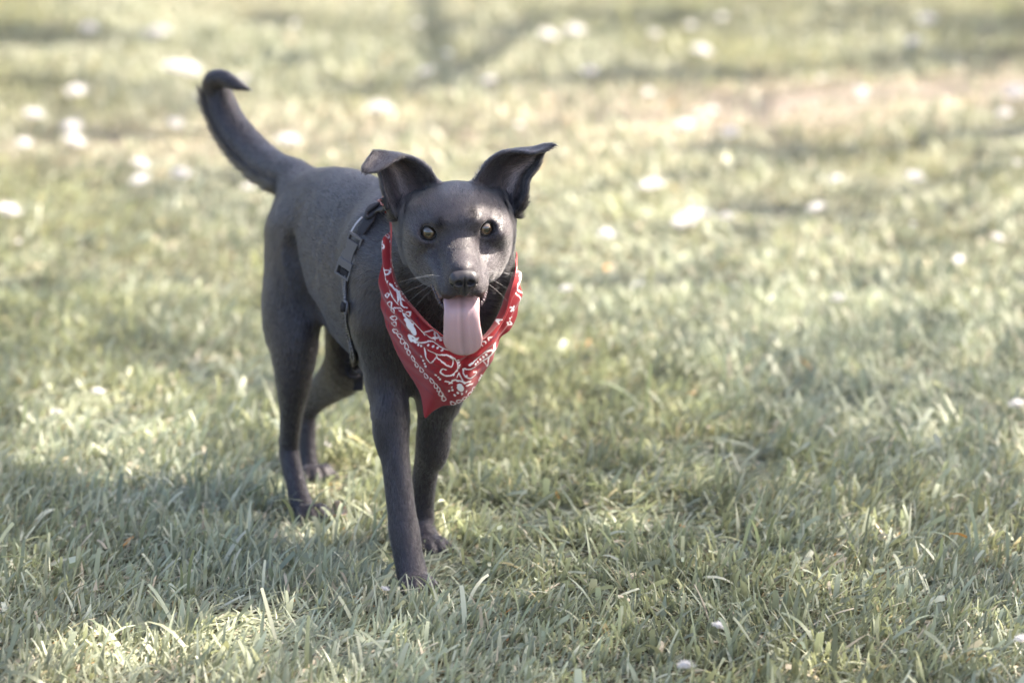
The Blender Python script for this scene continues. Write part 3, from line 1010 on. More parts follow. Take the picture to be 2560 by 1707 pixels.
P2 = np.stack([PX.ravel(), PY.ravel()], 1)
P2w = P2 + np.stack([noise3(np.c_[P2, P2[:, :1]], .22, 31), noise3(np.c_[P2, P2[:, :1]], .22, 32)], 1) * .8
ink = np.zeros(len(P2))
for p, w in strokes:
    ink = np.maximum(ink, np.clip((w - seg_dist(P2w, p)) / .8 + .5, 0, 1))
for x, y, r in dots:
    c = Q([(x, y)])[0]
    ink = np.maximum(ink, np.clip((r / 3.015 - np.linalg.norm(P2w - c, axis=1)) / .8 + .5, 0, 1))
dk = np.zeros(len(P2))
for p, w in darks:
    dk = np.maximum(dk, np.clip((w - seg_dist(P2w, p)) / .8 + .5, 0, 1))
base = np.tile(np.array([.27, .017, .021]), (len(P2), 1)) * (1 + .10 * noise3(np.c_[P2, P2[:, :1]], .03, 33))[:, None]
base = base * (1 - .75 * dk[:, None]) + np.array([.045, .02, .05]) * .75 * dk[:, None]
base = base * (1 - ink[:, None]) + np.array([.80, .76, .74]) * ink[:, None]
bandana = empty('bandana', tuple(float(x) for x in at(1126, 860, 5.02)))
tag(bandana, 'red and white paisley bandana knotted round the neck of the black dog', 'bandana')
cloth_mat, n_, l_, b_ = new_mat('bandana_cotton', (.4, .03, .03), .85, .2)
b_.inputs['Sheen Weight'].default_value = .25
a_ = n_.new('ShaderNodeAttribute'); a_.attribute_name = 'tone'; l_.new(a_.outputs['Color'], b_.inputs['Base Color'])
add_bump(n_, l_, b_, 1500, .25, .0004, 3)
cl = mesh_obj('cloth', V, F, cloth_mat, bandana)
attr(cl, 'tone', np.vstack([base, base]))
# the rolled part behind the neck
roll = [B(.030, .035, .485), B(.022, .018, .505), B(.020, -.01, .515), B(.025, -.045, .505), B(.05, -.075, .46)]
rp = push_out(catmull(roll, 60), -.001)
V, F = tube(rp, .0042 + .0010 * np.sin(np.linspace(0, 30, 60)), 10)
ro = mesh_obj('rolled_band', V, F, cloth_mat, bandana)
attr(ro, 'tone', np.tile([.30, .02, .025], (len(V), 1)))
kp = [cast(958, 512, .005), cast(952, 508, .005), cast(946, 503, .005), cast(953, 499, .006), at(959, 494, 5.235), at(961, 480, 5.240), at(963, 464, 5.245)]
V, F = tube(catmull(kp, 40), np.interp(np.linspace(0, 1, 40), [0, .3, .5, 1], [.0013, .0012, .0018, .0010]), 7)
V = V + RNG.normal(size=V.shape) * .0004
te = mesh_obj('knot_end', V, F, cloth_mat, bandana)
attr(te, 'tone', np.tile([.45, .14, .14], (len(V), 1)))

# ---------------------------------------------------------------- harness
harness = empty('dog_harness', tuple(float(x) for x in cast(870, 700, .004)))
tag(harness, 'black strap harness with plastic side buckle around the chest of the dog', 'harness')
web, n_, l_, b_ = new_mat('webbing', (.028, .026, .030), .7, .3)
add_bump(n_, l_, b_, 1400, .5, .0006, 2)
plastic = new_mat('buckle_plastic', (.115, .112, .125), .38, .5)[0]
stitch_mat = new_mat('reflective_thread', (.42, .40, .42), .4, .5)[0]


def ribbon(name, path, width, thick, mat, parent, off=.004, n=80, side=None):
    P = push_out(catmull(path, n), off)
    for _ in range(3): P[1:-1] = (P[:-2] + 2 * P[1:-1] + P[2:]) / 4
    P = push_out(P, off)
    nr = fld.grad(P, .008)
    tn = unit(np.gradient(P, axis=0))
    wd = unit(np.cross(tn, nr))
    w = np.linspace(-.5, .5, 7)
    G = P[:, None] + wd[:, None] * (w[None, :, None] * width)
    G = push_out(G, off)
    V, F = thick_grid(G, thick)
    return mesh_obj(name, V, F, mat, parent), P, tn, wd, nr


top = [cast(968, 508, .004), cast(945, 526, .004), cast(922, 553, .004), cast(902, 583, .004)]
mid = [cast(863, 690, .004), cast(864, 735, .004), cast(866, 790, .004), cast(873, 840, .004), cast(884, 890, .004), cast(890, 915, .004)]
ribbon('strap', top, .0175, .0022, web, harness)
ob, P, tn, wd, nr = ribbon('strap', mid, .0150, .0026, web, harness)
for sd in (-1, 1):
    kk = np.linspace(2, 77, 300)
    base_ = np.array([catmull(A_, 300) for A_ in (P + wd * sd * .0042 + nr * .0012, nr)])
    dash = .5 + .5 * np.sin(kk * math.pi)
    V, F = tube(base_[0] + base_[1] * (.0006 * dash)[:, None], .0002 + .00055 * dash, 6)
    mesh_obj('stitching', V, F, stitch_mat, ob)
# pale strip laid on the upper strap to stand for the highlight on its edge
ob2, P2_, tn2, wd2, nr2 = ribbon('edge_highlight', [cast(906, 545, .005), cast(890, 562, .005), cast(876, 586, .005)], .0035, .0016, stitch_mat, harness, .005, 30)
# the girth strap goes on under the chest and up the far side to the withers
far = [cast(890, 915, .004), B(-.075, .03, .235), B(-.075, 0, .225), B(-.075, -.045, .25), B(-.07, -.085, .33), B(-.06, -.085, .42), B(-.05, -.05, .49), B(-.045, -.01, .51), cast(968, 508, .004)]
ribbon('strap', far, .0145, .0022, web, harness, .004, 140)


def plate(name, outline, holes, z0, z1, frame, mat, parent, bevel=.0006):
    """flat moulded piece: outline polygon (along, across) in metres, extruded from z0 to z1, with rectangular holes"""
    c, t, w, n = frame
    bm = bmesh.new()
    vs = [bm.verts.new((a, b, z0)) for a, b in outline]
    bm.faces.new(vs)
    r = bmesh.ops.extrude_face_region(bm, geom=bm.faces[:])
    bmesh.ops.translate(bm, verts=[v for v in r['geom'] if isinstance(v, bmesh.types.BMVert)], vec=(0, 0, z1 - z0))
    bmesh.ops.recalc_face_normals(bm, faces=bm.faces[:])
    bmesh.ops.bevel(bm, geom=bm.edges[:], offset=bevel, segments=2, affect='EDGES', profile=.6)
    me = bpy.data.meshes.new(name)
    M = Matrix(((t[0], w[0], n[0], c[0]), (t[1], w[1], n[1], c[1]), (t[2], w[2], n[2], c[2]), (0, 0, 0, 1)))
    bm.transform(M)
    bm.to_mesh(me)
    bm.free()
    me.materials.append(mat)
    o = bpy.data.objects.new(name, me)
    col.objects.link(o)
    adopt(o, parent)
    return o


pa, pb = cast(893, 588, .006), cast(858, 694, .006)
bt = unit(pb - pa)
bn = fld.grad((pa + pb)[None] / 2, .01)[0]
bn = unit(bn - bt * (bn @ bt) + .75 * np.array([.1, -1, .1]))
bw = np.cross(bn, bt)
fr = ((pa + pb) / 2, bt, bw, bn)
Lb = np.linalg.norm(pb - pa) / 2
buckle = empty('buckle', (0, 0, 0)); buckle.parent = harness; buckle.matrix_parent_inverse = Matrix.Translation(-harness.location)
hw = .0130
plate('clasp', [(-Lb + .010, -hw * .80), (-Lb * .25, -hw * .62), (Lb * .28, -hw * .70), (Lb * .28, hw * .70), (-Lb * .25, hw * .62), (-Lb + .010, hw * .80)], None, -.001, .0055, fr, plastic, buckle)
plate('clasp_bar', [(-Lb, -hw), (-Lb + .0038, -hw), (-Lb + .0038, hw), (-Lb, hw)], None, -.002, .0035, fr, plastic, buckle)
for s in (-1, 1):
    plate('clasp_arm', [(-Lb + .0038, s * hw), (-Lb + .014, s * hw), (-Lb + .014, s * (hw - .0032)), (-Lb + .0038, s * (hw - .0032))], None, -.002, .0035, fr, plastic, buckle)
    plate('prong', [(-Lb * .25, s * (hw * .66)), (-Lb * .05, s * (hw * .98)), (Lb * .22, s * hw), (Lb * .22, s * (hw * .72))], None, .0, .0045, fr, plastic, buckle)
plate('socket', [(Lb * .20, -hw * .98), (Lb * .55, -hw * 1.04), (Lb * .55, hw * 1.04), (Lb * .20, hw * .98)], None, -.002, .0068, fr, plastic, buckle, .001)
for s in (-1, 1):
    plate('socket_arm', [(Lb * .55, s * hw * 1.04), (Lb - .0035, s * hw * 1.04), (Lb - .0035, s * (hw * 1.04 - .0032)), (Lb * .55, s * (hw * 1.04 - .0032))], None, -.002, .0058, fr, plastic, buckle)
plate('socket_bar', [(Lb - .0035, -hw * 1.04), (Lb, -hw * 1.04), (Lb, hw * 1.04), (Lb - .0035, hw * 1.04)], None, -.002, .0058, fr, plastic, buckle)
plate('strap_loop', [(Lb * .62, -hw * .55), (Lb * .88, -hw * .55), (Lb * .88, hw * .55), (Lb * .62, hw * .55)], None, -.001, .0035, fr, web, buckle, .0015)
# slider
c = cast(867, 768, .006)
n2 = fld.grad(c[None], .008)[0]; t2 = unit(at(868, 800, c[1]) - at(866, 740, c[1])); t2 = unit(t2 - n2 * (t2 @ n2)); w2 = np.cross(n2, t2)
fr2 = (c, t2, w2, n2)
slider = empty('slider', (0, 0, 0)); slider.parent = harness; slider.matrix_parent_inverse = Matrix.Translation(-harness.location)
for a0, a1 in ((-.009, -.0062), (.0062, .009)):
    V, F = tube([c + t2 * ((a0 + a1) / 2) + w2 * q * .0085 + n2 * (.0035 - .0015 * q * q) for q in np.linspace(-1, 1, 12)], .0019, 8)
    mesh_obj('slider_bar', V, F, plastic, slider)
for s in (-1, 1):
    V, F = tube([c + t2 * a + w2 * s * .0085 + n2 * .002 for a in (-.008, 0, .008)], .0015, 8)
    mesh_obj('slider_side', V, F, plastic, slider)
V, F = tube([c + t2 * a + n2 * h for a, h in ((-.006, .003), (0, .0045), (.006, .003))], .0055, 10)
mesh_obj('strap_loop', c + (V - c), F, web, slider)
# knotted strap end hanging under the elbow
kc = cast(890, 925, .006)
Vs, Fs, o_ = [], [], 0
for k in range(5):
    a = RNG.normal(size=3) * .006
    ring = [kc + np.array([math.cos(q) * .010, math.sin(q) * .006 + .002, math.sin(q + k) * .009]) + a * .4 for q in np.linspace(0, 5.6, 20)]
    V, F = tube(ring, .0038, 8)
    Vs.append(V); Fs += [[i + o_ for i in f] for f in F]; o_ += len(V)
mesh_obj('knot', np.vstack(Vs), Fs, web, harness)
e0, e1 = kc + np.array([.002, 0, -.006]), at(897, 976, kc[1] - .004)
d_ = unit(e1 - e0)
wv = unit(np.array([.85, -.5, .25]))
wv = unit(wv - d_ * (wv @ d_))
G = np.array([[e0 + (e1 - e0) * q + wv * r * .0175 + np.cross(wv, d_) * .002 * math.sin(q * 4 + r) for r in np.linspace(-.5, .5, 6)] for q in np.linspace(0, 1, 12)])
V, F = thick_grid(G, .0025)
mesh_obj('strap_end', V, F, web, harness)
# leash loop between strap and knot
V, F = tube(push_out(catmull([cast(952, 510, .006), cast(935, 518, .007), cast(917, 534, .006), cast(922, 545, .006), cast(940, 531, .007), cast(955, 514, .006)], 50), .006), .0028, 8)
mesh_obj('loop', V, F, web, harness)
# keep the coat from growing through cloth and straps
cloth_pts = np.vstack([bandana_pts for bandana_pts in (push_out(catmull(mid, 60), .004), push_out(catmull(top, 40), .004))])
# ---------------------------------------------------------------- grow the coat, not through cloth or buckle
no_hair = np.clip(mouth, 0, 1)
for k in range(2):
    no_hair = np.maximum(no_hair, (np.linalg.norm(DV - EYE[k], axis=1) < EYE_R * 1.02).astype(float))
no_hair = np.maximum(no_hair, ((HL[:, 0] > .068) & (np.abs(HL[:, 1]) < .0145) & (HL[:, 2] > -.048) & (HL[:, 2] < -.018)).astype(float))
cpts = np.vstack([G_cloth.reshape(-1, 3), cloth_pts])
kd = kdtree.KDTree(len(cpts))
for k, p in enumerate(cpts): kd.insert(p, k)
kd.balance()
lo, hi = cpts.min(0) - .02, cpts.max(0) + .02
for n in np.flatnonzero(((DV > lo) & (DV < hi)).all(1)):
    if kd.find(DV[n])[2] < .0085: no_hair[n] = 1
grow_hair(no_hair)
# white fluff: place in the photo (2352 wide), radius, description
FLUFF = [
    (1650, 1437, 17, 'fuzzy white fluff among the sharp grass blades at the lower right'),
    (2346, 1467, 16, 'fuzzy white fluff at the right edge near the bottom'),
    (1575, 1528, 20, 'broad white fluff in the sunlit grass at the bottom'),
    (2338, 928, 20, 'white fluff at the right edge halfway up'),
    (225, 900, 15, 'lone white fluff left of the dog near its right hind leg'),
    (128, 945, 10, 'small white fluff in the sunny grass below the lone white fluff at left'),
    (1925, 686, 15, 'bright white fluff right of the bandana in the middle of the lawn'),
    (1590, 500, 30, 'largest white clump of fluff right of the dog'),
    (1562, 512, 18, 'white fluff joined to the left end of the largest clump'),
    (1622, 494, 18, 'white fluff joined to the right end of the largest clump'),
    (1668, 498, 14, 'small white fluff just right of the largest clump'),
    (1872, 478, 15, 'dull white fluff in the dark shade right of the largest clump'),
    (2100, 408, 20, 'bright oval white fluff at the far right above the shade'),
    (1500, 424, 20, 'white fluff right of the left ear of the dog'),
    (1480, 430, 13, 'smaller white fluff touching the one right of the ear'),
    (1678, 306, 20, 'bright round white fluff on the near edge of the sandy strip'),
    (1575, 290, 20, 'soft white fluff on the sandy strip left of the bright round one'),
    (1612, 118, 20, 'round white fluff in the green grass beyond the sandy strip'),
    (1355, 165, 17, 'round white fluff above the raised tip of the left ear'),
    (1125, 186, 15, 'pale white fluff at the foot of the forked tree shadow, right side'),
    (980, 166, 15, 'pale white fluff at the foot of the forked tree shadow, left side'),
    (872, 250, 24, 'bright white fluff above the back of the dog'),
    (362, 80, 26, 'big bright white fluff at the upper left'),
    (400, 155, 21, 'bright white fluff left of the tail tip, left one of a pair'),
    (436, 162, 23, 'bright white fluff left of the tail tip, right one of a pair'),
    (205, 66, 18, 'dim white fluff left of the big bright one at the upper left'),
    (176, 212, 23, 'bright white fluff at the left between two shade streaks'),
    (76, 264, 20, 'white fluff nearest the left edge below the shade streak'),
    (167, 292, 22, 'upper one of two white fluffs stacked at the left'),
    (170, 326, 22, 'lower one of two white fluffs stacked at the left'),
    (55, 330, 16, 'dim white fluff left of the stacked pair'),
    (15, 484, 26, 'bright white fluff cut by the left edge'),
    (322, 378, 18, 'upper white fluff left of the tail'),
    (322, 414, 19, 'lower white fluff left of the tail'),
    (415, 400, 20, 'pinkish white fluff close to the left of the tail'),
    (401, 284, 16, 'dull fluff in the shade streak left of the tail'),
    (662, 325, 24, 'white fluff right of the tail above the rump'),
    (2130, 46, 19, 'white fluff at the upper right'),
    (2100, 100, 19, 'dim white fluff below the one at the upper right'),
    (2332, 214, 24, 'bright white fluff where the sandy strip meets the right edge'),
    (2308, 262, 16, 'faint white fluff under the bright one at the right edge'),
    (1390, 536, 16, 'flat white fluff left of the largest clump, lower down'),
    (1402, 541, 12, 'small fluff at the right end of the flat white fluff'),
    (1466, 655, 13, 'white fluff right of the bandana, nearer the dog'),
    (1300, 664, 13, 'white fluff close to the right of the bandana collar'),
    (2290, 546, 13, 'white fluff near the right edge in half shade'),
    (2200, 600, 11, 'greyish fluff in the shade at the right'),
    (1258, 82, 20, 'left one of two bright fluffs in the sunny patch beyond the head'),
    (1320, 72, 20, 'right one of two bright fluffs in the sunny patch beyond the head'),
    (1920, 412, 13, 'dim fluff left of the bright oval one'),
    (650, 1052, 7, 'tiny white fluff behind the right hind leg'),
    (750, 1022, 11, 'white fluff between the hind legs and the front legs'),
    (884, 1352, 6, 'tiny round white fluff beside the right front paw'),
]
_r = np.random.default_rng(5)
for _k in range(26):
    FLUFF.append((_r.uniform(10, 2340), 40 + 560 * _r.random() ** 1.2, _r.uniform(7, 14), 'faint blurred white fluff in the lawn beyond the dog'))
# ---------------------------------------------------------------- the lawn
def px_of(P):
    d = P - np.array([0, 0, CAM_H])
    zc = d[:, 1] * CP - d[:, 2] * SP
    yc = d[:, 1] * SP + d[:, 2] * CP
    return 1280 + FPX * d[:, 0] / zc, 853.5 - FPX * yc / zc


def n2(P, f, seed):
    return noise3(np.c_[P[:, :2], np.zeros(len(P))], f, seed)


def bare(P):
    """how worn the turf is: the sandy strip across the back right and thin spots elsewhere"""
    a, b = np.array([-1.9, 8.35]), np.array([2.4, 9.75])
    d = ((P[:, 0] - a[0]) * (b[1] - a[1]) - (P[:, 1] - a[1]) * (b[0] - a[0])) / np.linalg.norm(b - a)
    strip = np.exp(-((d + .12 * n2(P, 1.7, 51)) / .42) ** 2) * np.clip((P[:, 0] + 1.0) / 2.6 + .3, .35, .95)
    return np.clip(strip + .35 * np.clip(n2(P, 2.2, 52) - .75, 0, 1), 0, 1)


gx, gy = np.meshgrid(np.linspace(-60, 60, 241), np.linspace(-20, 160, 361), indexing='ij')
gv = np.stack([gx.ravel(), gy.ravel(), np.zeros(gx.size)], 1)
gm, n_, l_, b_ = new_mat('soil', (.1, .09, .05), .95, .1)
tc = n_.new('ShaderNodeTexCoord'); nz = n_.new('ShaderNodeTexNoise'); nz.inputs['Scale'].default_value = 9; nz.inputs['Detail'].default_value = 8
n3 = n_.new('ShaderNodeTexNoise'); n3.inputs['Scale'].default_value = 160; n3.inputs['Detail'].default_value = 4
cr = n_.new('ShaderNodeValToRGB')
cr.color_ramp.elements[0].position, cr.color_ramp.elements[1].position = .3, .72
cr.color_ramp.elements[0].color, cr.color_ramp.elements[1].color = (.13, .135, .08, 1), (.27, .25, .16, 1)
mx = n_.new('ShaderNodeMix'); mx.data_type = 'RGBA'; mx.blend_type = 'MULTIPLY'; mx.inputs[0].default_value = .6
a_ = n_.new('ShaderNodeAttribute'); a_.attribute_name = 'worn'
m2 = n_.new('ShaderNodeMix'); m2.data_type = 'RGBA'; m2.inputs[7].default_value = (.44, .365, .305, 1)
for p, q in ((tc.outputs['Object'], nz.inputs['Vector']), (tc.outputs['Object'], n3.inputs['Vector']), (nz.outputs['Fac'], cr.inputs[0]), (cr.outputs[0], mx.inputs[6]), (n3.outputs['Color'], mx.inputs[7]),
             (mx.outputs[2], m2.inputs[6]), (a_.outputs['Fac'], m2.inputs[0]), (m2.outputs[2], b_.inputs['Base Color'])):
    l_.new(p, q)
bp = n_.new('ShaderNodeBump'); bp.inputs['Distance'].default_value = .02; l_.new(n3.outputs['Fac'], bp.inputs['Height']); l_.new(bp.outputs[0], b_.inputs['Normal'])
gnd = mesh_obj('ground', gv, grid_faces(241, 361), gm, smooth=True)
gnd['kind'] = 'structure'
attr(gnd, 'worn', bare(gv))


def blades(P, length, width, lean, az, curl, tone, blunt, rows):
    """verts, quads, colours of grass blades rooted at P"""
    n = len(P)
    t = np.linspace(0, 1, rows)
    out = np.stack([np.cos(az), np.sin(az), 0 * az], 1)
    side = np.stack([-np.sin(az), np.cos(az), 0 * az], 1)
    V = np.empty((n, rows, 2, 3), np.float32)
    h = np.zeros((n, 3)); ang = lean.copy()
    tw = RNG.normal(size=n) * .5
    step = length / (rows - 1)
    for k in range(rows):
        if k:
            d = out * np.sin(ang)[:, None] + UP * np.cos(ang)[:, None]
            h = h + d * step[:, None]
            ang = ang + curl / (rows - 1)
        w = width * np.where(blunt, .62 + .38 * min(1, 3 * t[k]) - .25 * t[k] ** 3, (1 - t[k] ** 1.7) * (.55 + .45 * min(1, 3 * t[k]))) * .5 + .00012
        nrm = -out * np.cos(ang)[:, None] + UP * np.sin(ang)[:, None]
        sd = side * np.cos(tw * t[k])[:, None] + nrm * np.sin(tw * t[k])[:, None]
        c = P + h
        c[:, 2] = np.maximum(c[:, 2], .003)
        V[:, k, 0] = c - sd * w[:, None]
        V[:, k, 1] = c + sd * w[:, None]
    i = (np.arange(n) * rows * 2)[:, None]
    q = np.concatenate([np.stack([i[:, 0] + 2 * k, i[:, 0] + 2 * k + 1, i[:, 0] + 2 * k + 3, i[:, 0] + 2 * k + 2], 1) for k in range(rows - 1)], 0)
    sh = np.array([.55 + .45 * min(1, x * 2.2) for x in t])                     # blades pale towards the tip, whitish sheath at the base
    C = tone[:, None, :] * (1 + .18 * t)[None, :, None]
    C = np.repeat(C, 2, axis=1).reshape(-1, 3)
    return V.reshape(-1, 3), q, C


def palette(P, n):
    r = RNG.random(n)
    warm = np.clip(.36 + .12 * np.clip((P[:, 1] - 6) / 2, 0, 1) + .30 * n2(P, 2.6, 61) + .22 * RNG.normal(size=n), 0, 1)[:, None]
    t = np.array([.238, .268, .198]) * (1 - warm) + np.array([.282, .290, .190]) * warm
    t = t * (.66 + .62 * RNG.random((n, 1))) * (1 + .16 * n2(P, 9, 64) + .14 * n2(P, 28, 65))[:, None]
    pale = r < .13
    t[pale] = np.array([.42, .43, .33]) * (.75 + .5 * RNG.random((pale.sum(), 1)))
    dry = (r > .90) | (RNG.random(n) < .45 * bare(P))
    t[dry] = np.array([.47, .41, .31]) * (.6 + .7 * RNG.random((dry.sum(), 1)))
    rust = r > .997
    t[rust] = np.array([.42, .22, .07])
    return t, dry


def scatter(y0, y1, per_m2, margin, seed):
    A, Y = [], y0
    g = np.random.default_rng(seed)
    while Y < y1:
        dy = .25
        w = Y * .1345 + margin
        n = int(2 * w * dy * per_m2)
        A.append(np.stack([g.uniform(-w, w, n), g.uniform(Y, Y + dy, n), np.zeros(n)], 1))
        Y += dy
    return np.vstack(A)


FEET = np.array([[*p[:2]] for p in (at(1034, 1452, 4.990), at(1070, 1358, 5.178), at(772, 1296, 5.355), at(785, 1210, 5.585))])


def lawn(P, rows, wscale, lscale):
    n = len(P)
    thick_ = n2(P, 3.4, 71)
    keep = RNG.random(n) < np.clip(1.05 - 1.0 * bare(P) + .15 * thick_, .12, 1)
    df = np.min(np.linalg.norm(P[:, None, :2] - FEET[None], axis=2), axis=1)
    P, thick_ = P[keep], thick_[keep]
    df = df[keep]
    n = len(P)
    tall = np.clip(.9 + .28 * thick_ + .2 * n2(P, 9, 72), .45, 1.7)
    L = np.exp(RNG.normal(-3.40, .29, n)) * tall * lscale
    broad = RNG.random(n) < .16
    L[broad] *= 1.4
    W_ = np.exp(RNG.normal(-5.80, .32, n)) * wscale
    W_[broad] *= 1.9
    lean = np.clip(np.abs(RNG.normal(.70, .45, n)), 0, 1.45)
    mat_ = n2(P, 5, 73) > .55
    lean = np.where(mat_, np.clip(lean + .55, 0, 1.5), lean)
    wind = 2.2 * n2(P, 2.0, 74) + RNG.normal(size=n) * 1.15
    curl = np.abs(RNG.normal(.55, .55, n)) * np.clip(L / .05, .5, 1.7)
    hind = np.min(np.linalg.norm(P[:, None, :2] - (FEET[2:] + np.array([0, -.03]))[None], axis=2), axis=1) < .085
    L = np.where(hind, L * .5, L)
    fore = np.min(np.linalg.norm(P[:, None, :2] - (FEET[:2] + np.array([0, -.03]))[None], axis=2), axis=1) < .05
    L = np.where(fore, L * .7, L)
    on_foot = df < .016
    L = np.where(on_foot, L * .45, L)
    lean = np.where(on_foot, 1.35, lean)
    tone, dry = palette(P, n)
    lean = np.where(dry, np.clip(lean + .5, 0, 1.52), lean)
    blunt = RNG.random(n) < .35
    return blades(P, L, W_, lean, wind, curl, tone, blunt, rows)


gr, n_, l_, _b = new_mat('grass_blade', (.15, .18, .09), .44, .34)
a_ = n_.new('ShaderNodeAttribute'); a_.attribute_name = 'tone'
tr = n_.new('ShaderNodeBsdfTranslucent'); ms = n_.new('ShaderNodeMixShader'); ms.inputs[0].default_value = .34
gm_ = n_.new('ShaderNodeMix'); gm_.data_type = 'RGBA'; gm_.blend_type = 'MULTIPLY'; gm_.inputs[0].default_value = 1; gm_.inputs[7].default_value = (1.15, 1.15, .85, 1)
l_.new(a_.outputs['Color'], _b.inputs['Base Color']); l_.new(a_.outputs['Color'], gm_.inputs[6]); l_.new(gm_.outputs[2], tr.inputs['Color'])
l_.new(_b.outputs[0], ms.inputs[1]); l_.new(tr.outputs[0], ms.inputs[2]); l_.new(ms.outputs[0], n_['Material Output'].inputs[0])
for nm, lab, P, rows, ws, ls in (('grass', 'short green lawn grass around the feet of the dog', scatter(3.9, 6.75, 25000, .45, 1), 6, 1.0, 1.0),
                                 ('grass', 'out of focus sunlit lawn grass behind the dog', scatter(6.75, 14.5, 9000, 1.2, 2), 4, 1.25, .85),
                                 ('grass', 'far end of the lawn grass beyond the dog', scatter(14.5, 26, 1800, 1.5, 3), 4, 2.2, 1.0)):
    if ws == 1.0:
        # blades standing against the paws
        P = np.vstack([P] + [np.c_[f[0] + RNG.normal(size=90) * .026, f[1] - .012 - np.abs(RNG.normal(size=90)) * .026, np.zeros(90)] for f in FEET[:2]])
    V, F, C = lawn(P, rows, ws, ls)
    if ws == 1.0:
        # coarse tufts of long arching blades
        cs = [(1560, 1330, 5), (1620, 1350, 3), (1690, 1520, 4), (1590, 1505, 3), (1250, 1450, 4), (1180, 1440, 3), (2160, 1330, 5), (2230, 1300, 5), (2200, 1450, 3), (880, 1510, 3), (1970, 1290, 4), (1850, 1490, 3), (2030, 1480, 2), (1740, 1290, 4), (1860, 1500, 2),
              (1300, 1320, 4), (1000, 1400, 2), (560, 1330, 3), (420, 1390, 4), (150, 1340, 3), (250, 1500, 4), (60, 1440, 3), (1640, 880, 7), (1480, 960, 5), (1820, 1030, 6), (2320, 960, 7), (2070, 1060, 5), (1240, 1060, 3), (1400, 1150, 4), (540, 1170, 3), (760, 1230, 4), (690, 1215, 4), (840, 1245, 3), (1900, 1160, 5)]
        T = np.array([ground_at(a * 1.0884 + RNG.normal() * 14, b * 1.0884 + RNG.normal() * 10) for a, b, c in cs for _ in range(c)])
        m_ = len(T)
        tt_, _d = palette(T, m_)
        V2, F2, C2 = blades(T, RNG.uniform(.055, .115, m_), RNG.uniform(.0034, .0062, m_), np.abs(RNG.normal(.35, .3, m_)), RNG.uniform(0, 6.283, m_), RNG.uniform(.5, 1.9, m_), np.array([.20, .23, .15]) * RNG.uniform(.7, 1.35, (m_, 1)), RNG.random(m_) < .4, rows)
        # and finer ones standing in front of the fore paws
        T3 = np.vstack([np.c_[f[0] + RNG.normal(size=46) * .024, f[1] - .022 - np.abs(RNG.normal(size=46)) * .020, np.zeros(46)] for f in FEET[:2]])
        V3, F3, C3 = blades(T3, RNG.uniform(.016, .036, 92), RNG.uniform(.0020, .0036, 92), np.abs(RNG.normal(.28, .22, 92)), RNG.uniform(0, 6.283, 92), RNG.uniform(.1, .9, 92), np.array([.23, .265, .18]) * RNG.uniform(.7, 1.3, (92, 1)), RNG.random(92) < .4, rows)
        F2, V2, C2 = np.vstack([F2, F3 + len(V2)]), np.vstack([V2, V3]), np.vstack([C2, C3])
        F = np.vstack([F, F2 + len(V)])
        V, C = np.vstack([V, V2]), np.vstack([C, C2])
    far_ = np.clip((V[:, 1:2] - 6.3) / 2.5, 0, 1) * .42            # blends towards beige at the back of the lawn
    C = C * (1 - far_) + (C * .35 + np.array([.155, .14, .105])) * far_
    o = mesh_obj(nm, V, F, gr)
    attr(o, 'tone', C)
    tag(o, lab, 'grass', kind='stuff')


# ---------------------------------------------------------------- white seed fluff lying in the grass
fl_mat, n_, l_, b_ = new_mat('fluff', (.84, .81, .79), .9, .1)
b_.inputs['Subsurface Weight'].default_value = 0
tr = n_.new('ShaderNodeBsdfTranslucent'); tr.inputs['Color'].default_value = (.8, .78, .76, 1)
ms = n_.new('ShaderNodeMixShader'); ms.inputs[0].default_value = .35
l_.new(b_.outputs[0], ms.inputs[1]); l_.new(tr.outputs[0], ms.inputs[2]); l_.new(ms.outputs[0], n_['Material Output'].inputs[0])


def fluff_mesh(seed):
    g = np.random.default_rng(seed)
    bm = bmesh.new()
    bmesh.ops.create_icosphere(bm, subdivisions=4, radius=1)
    P = np.array([v.co for v in bm.verts])
    k = 1 + .22 * noise3(P, 2.5, seed) + .12 * noise3(P, 7, seed + 1) + .05 * g.normal(size=len(P))
    P = P * k[:, None] * np.array([.50, .44, .34]) + np.array([0, 0, .3])
    F = [[v.index for v in f.verts] for f in bm.faces]
    bm.free()
    V, Fs, o_ = [P], F, len(P)
    for _ in range(330):
        d = unit(g.normal(size=3)); d[2] = abs(d[2]) * .8 + .05
        r = g.uniform(.7, 1.25)
        s = d * .35 + np.array([0, 0, .25])
        e = d * np.array([r, r, .8 * r]) + np.array([0, 0, .2]) + g.normal(size=3) * .1
        m = (s + e) / 2 + g.normal(size=3) * .12
        path = catmull([s, m, e], 6)
        sd = unit(np.cross(e - s, g.normal(size=3))) * .011
        V.append(np.stack([path - sd, path + sd], 1).reshape(-1, 3))
        Fs += [[o_ + 2 * q, o_ + 2 * q + 1, o_ + 2 * q + 3, o_ + 2 * q + 2] for q in range(5)]
        o_ += 12
    return np.vstack(V), Fs


fluff_src = []
for k in range(4):
    V, F = fluff_mesh(100 + k)
    fluff_src.append((V, F))
fluff_me = []


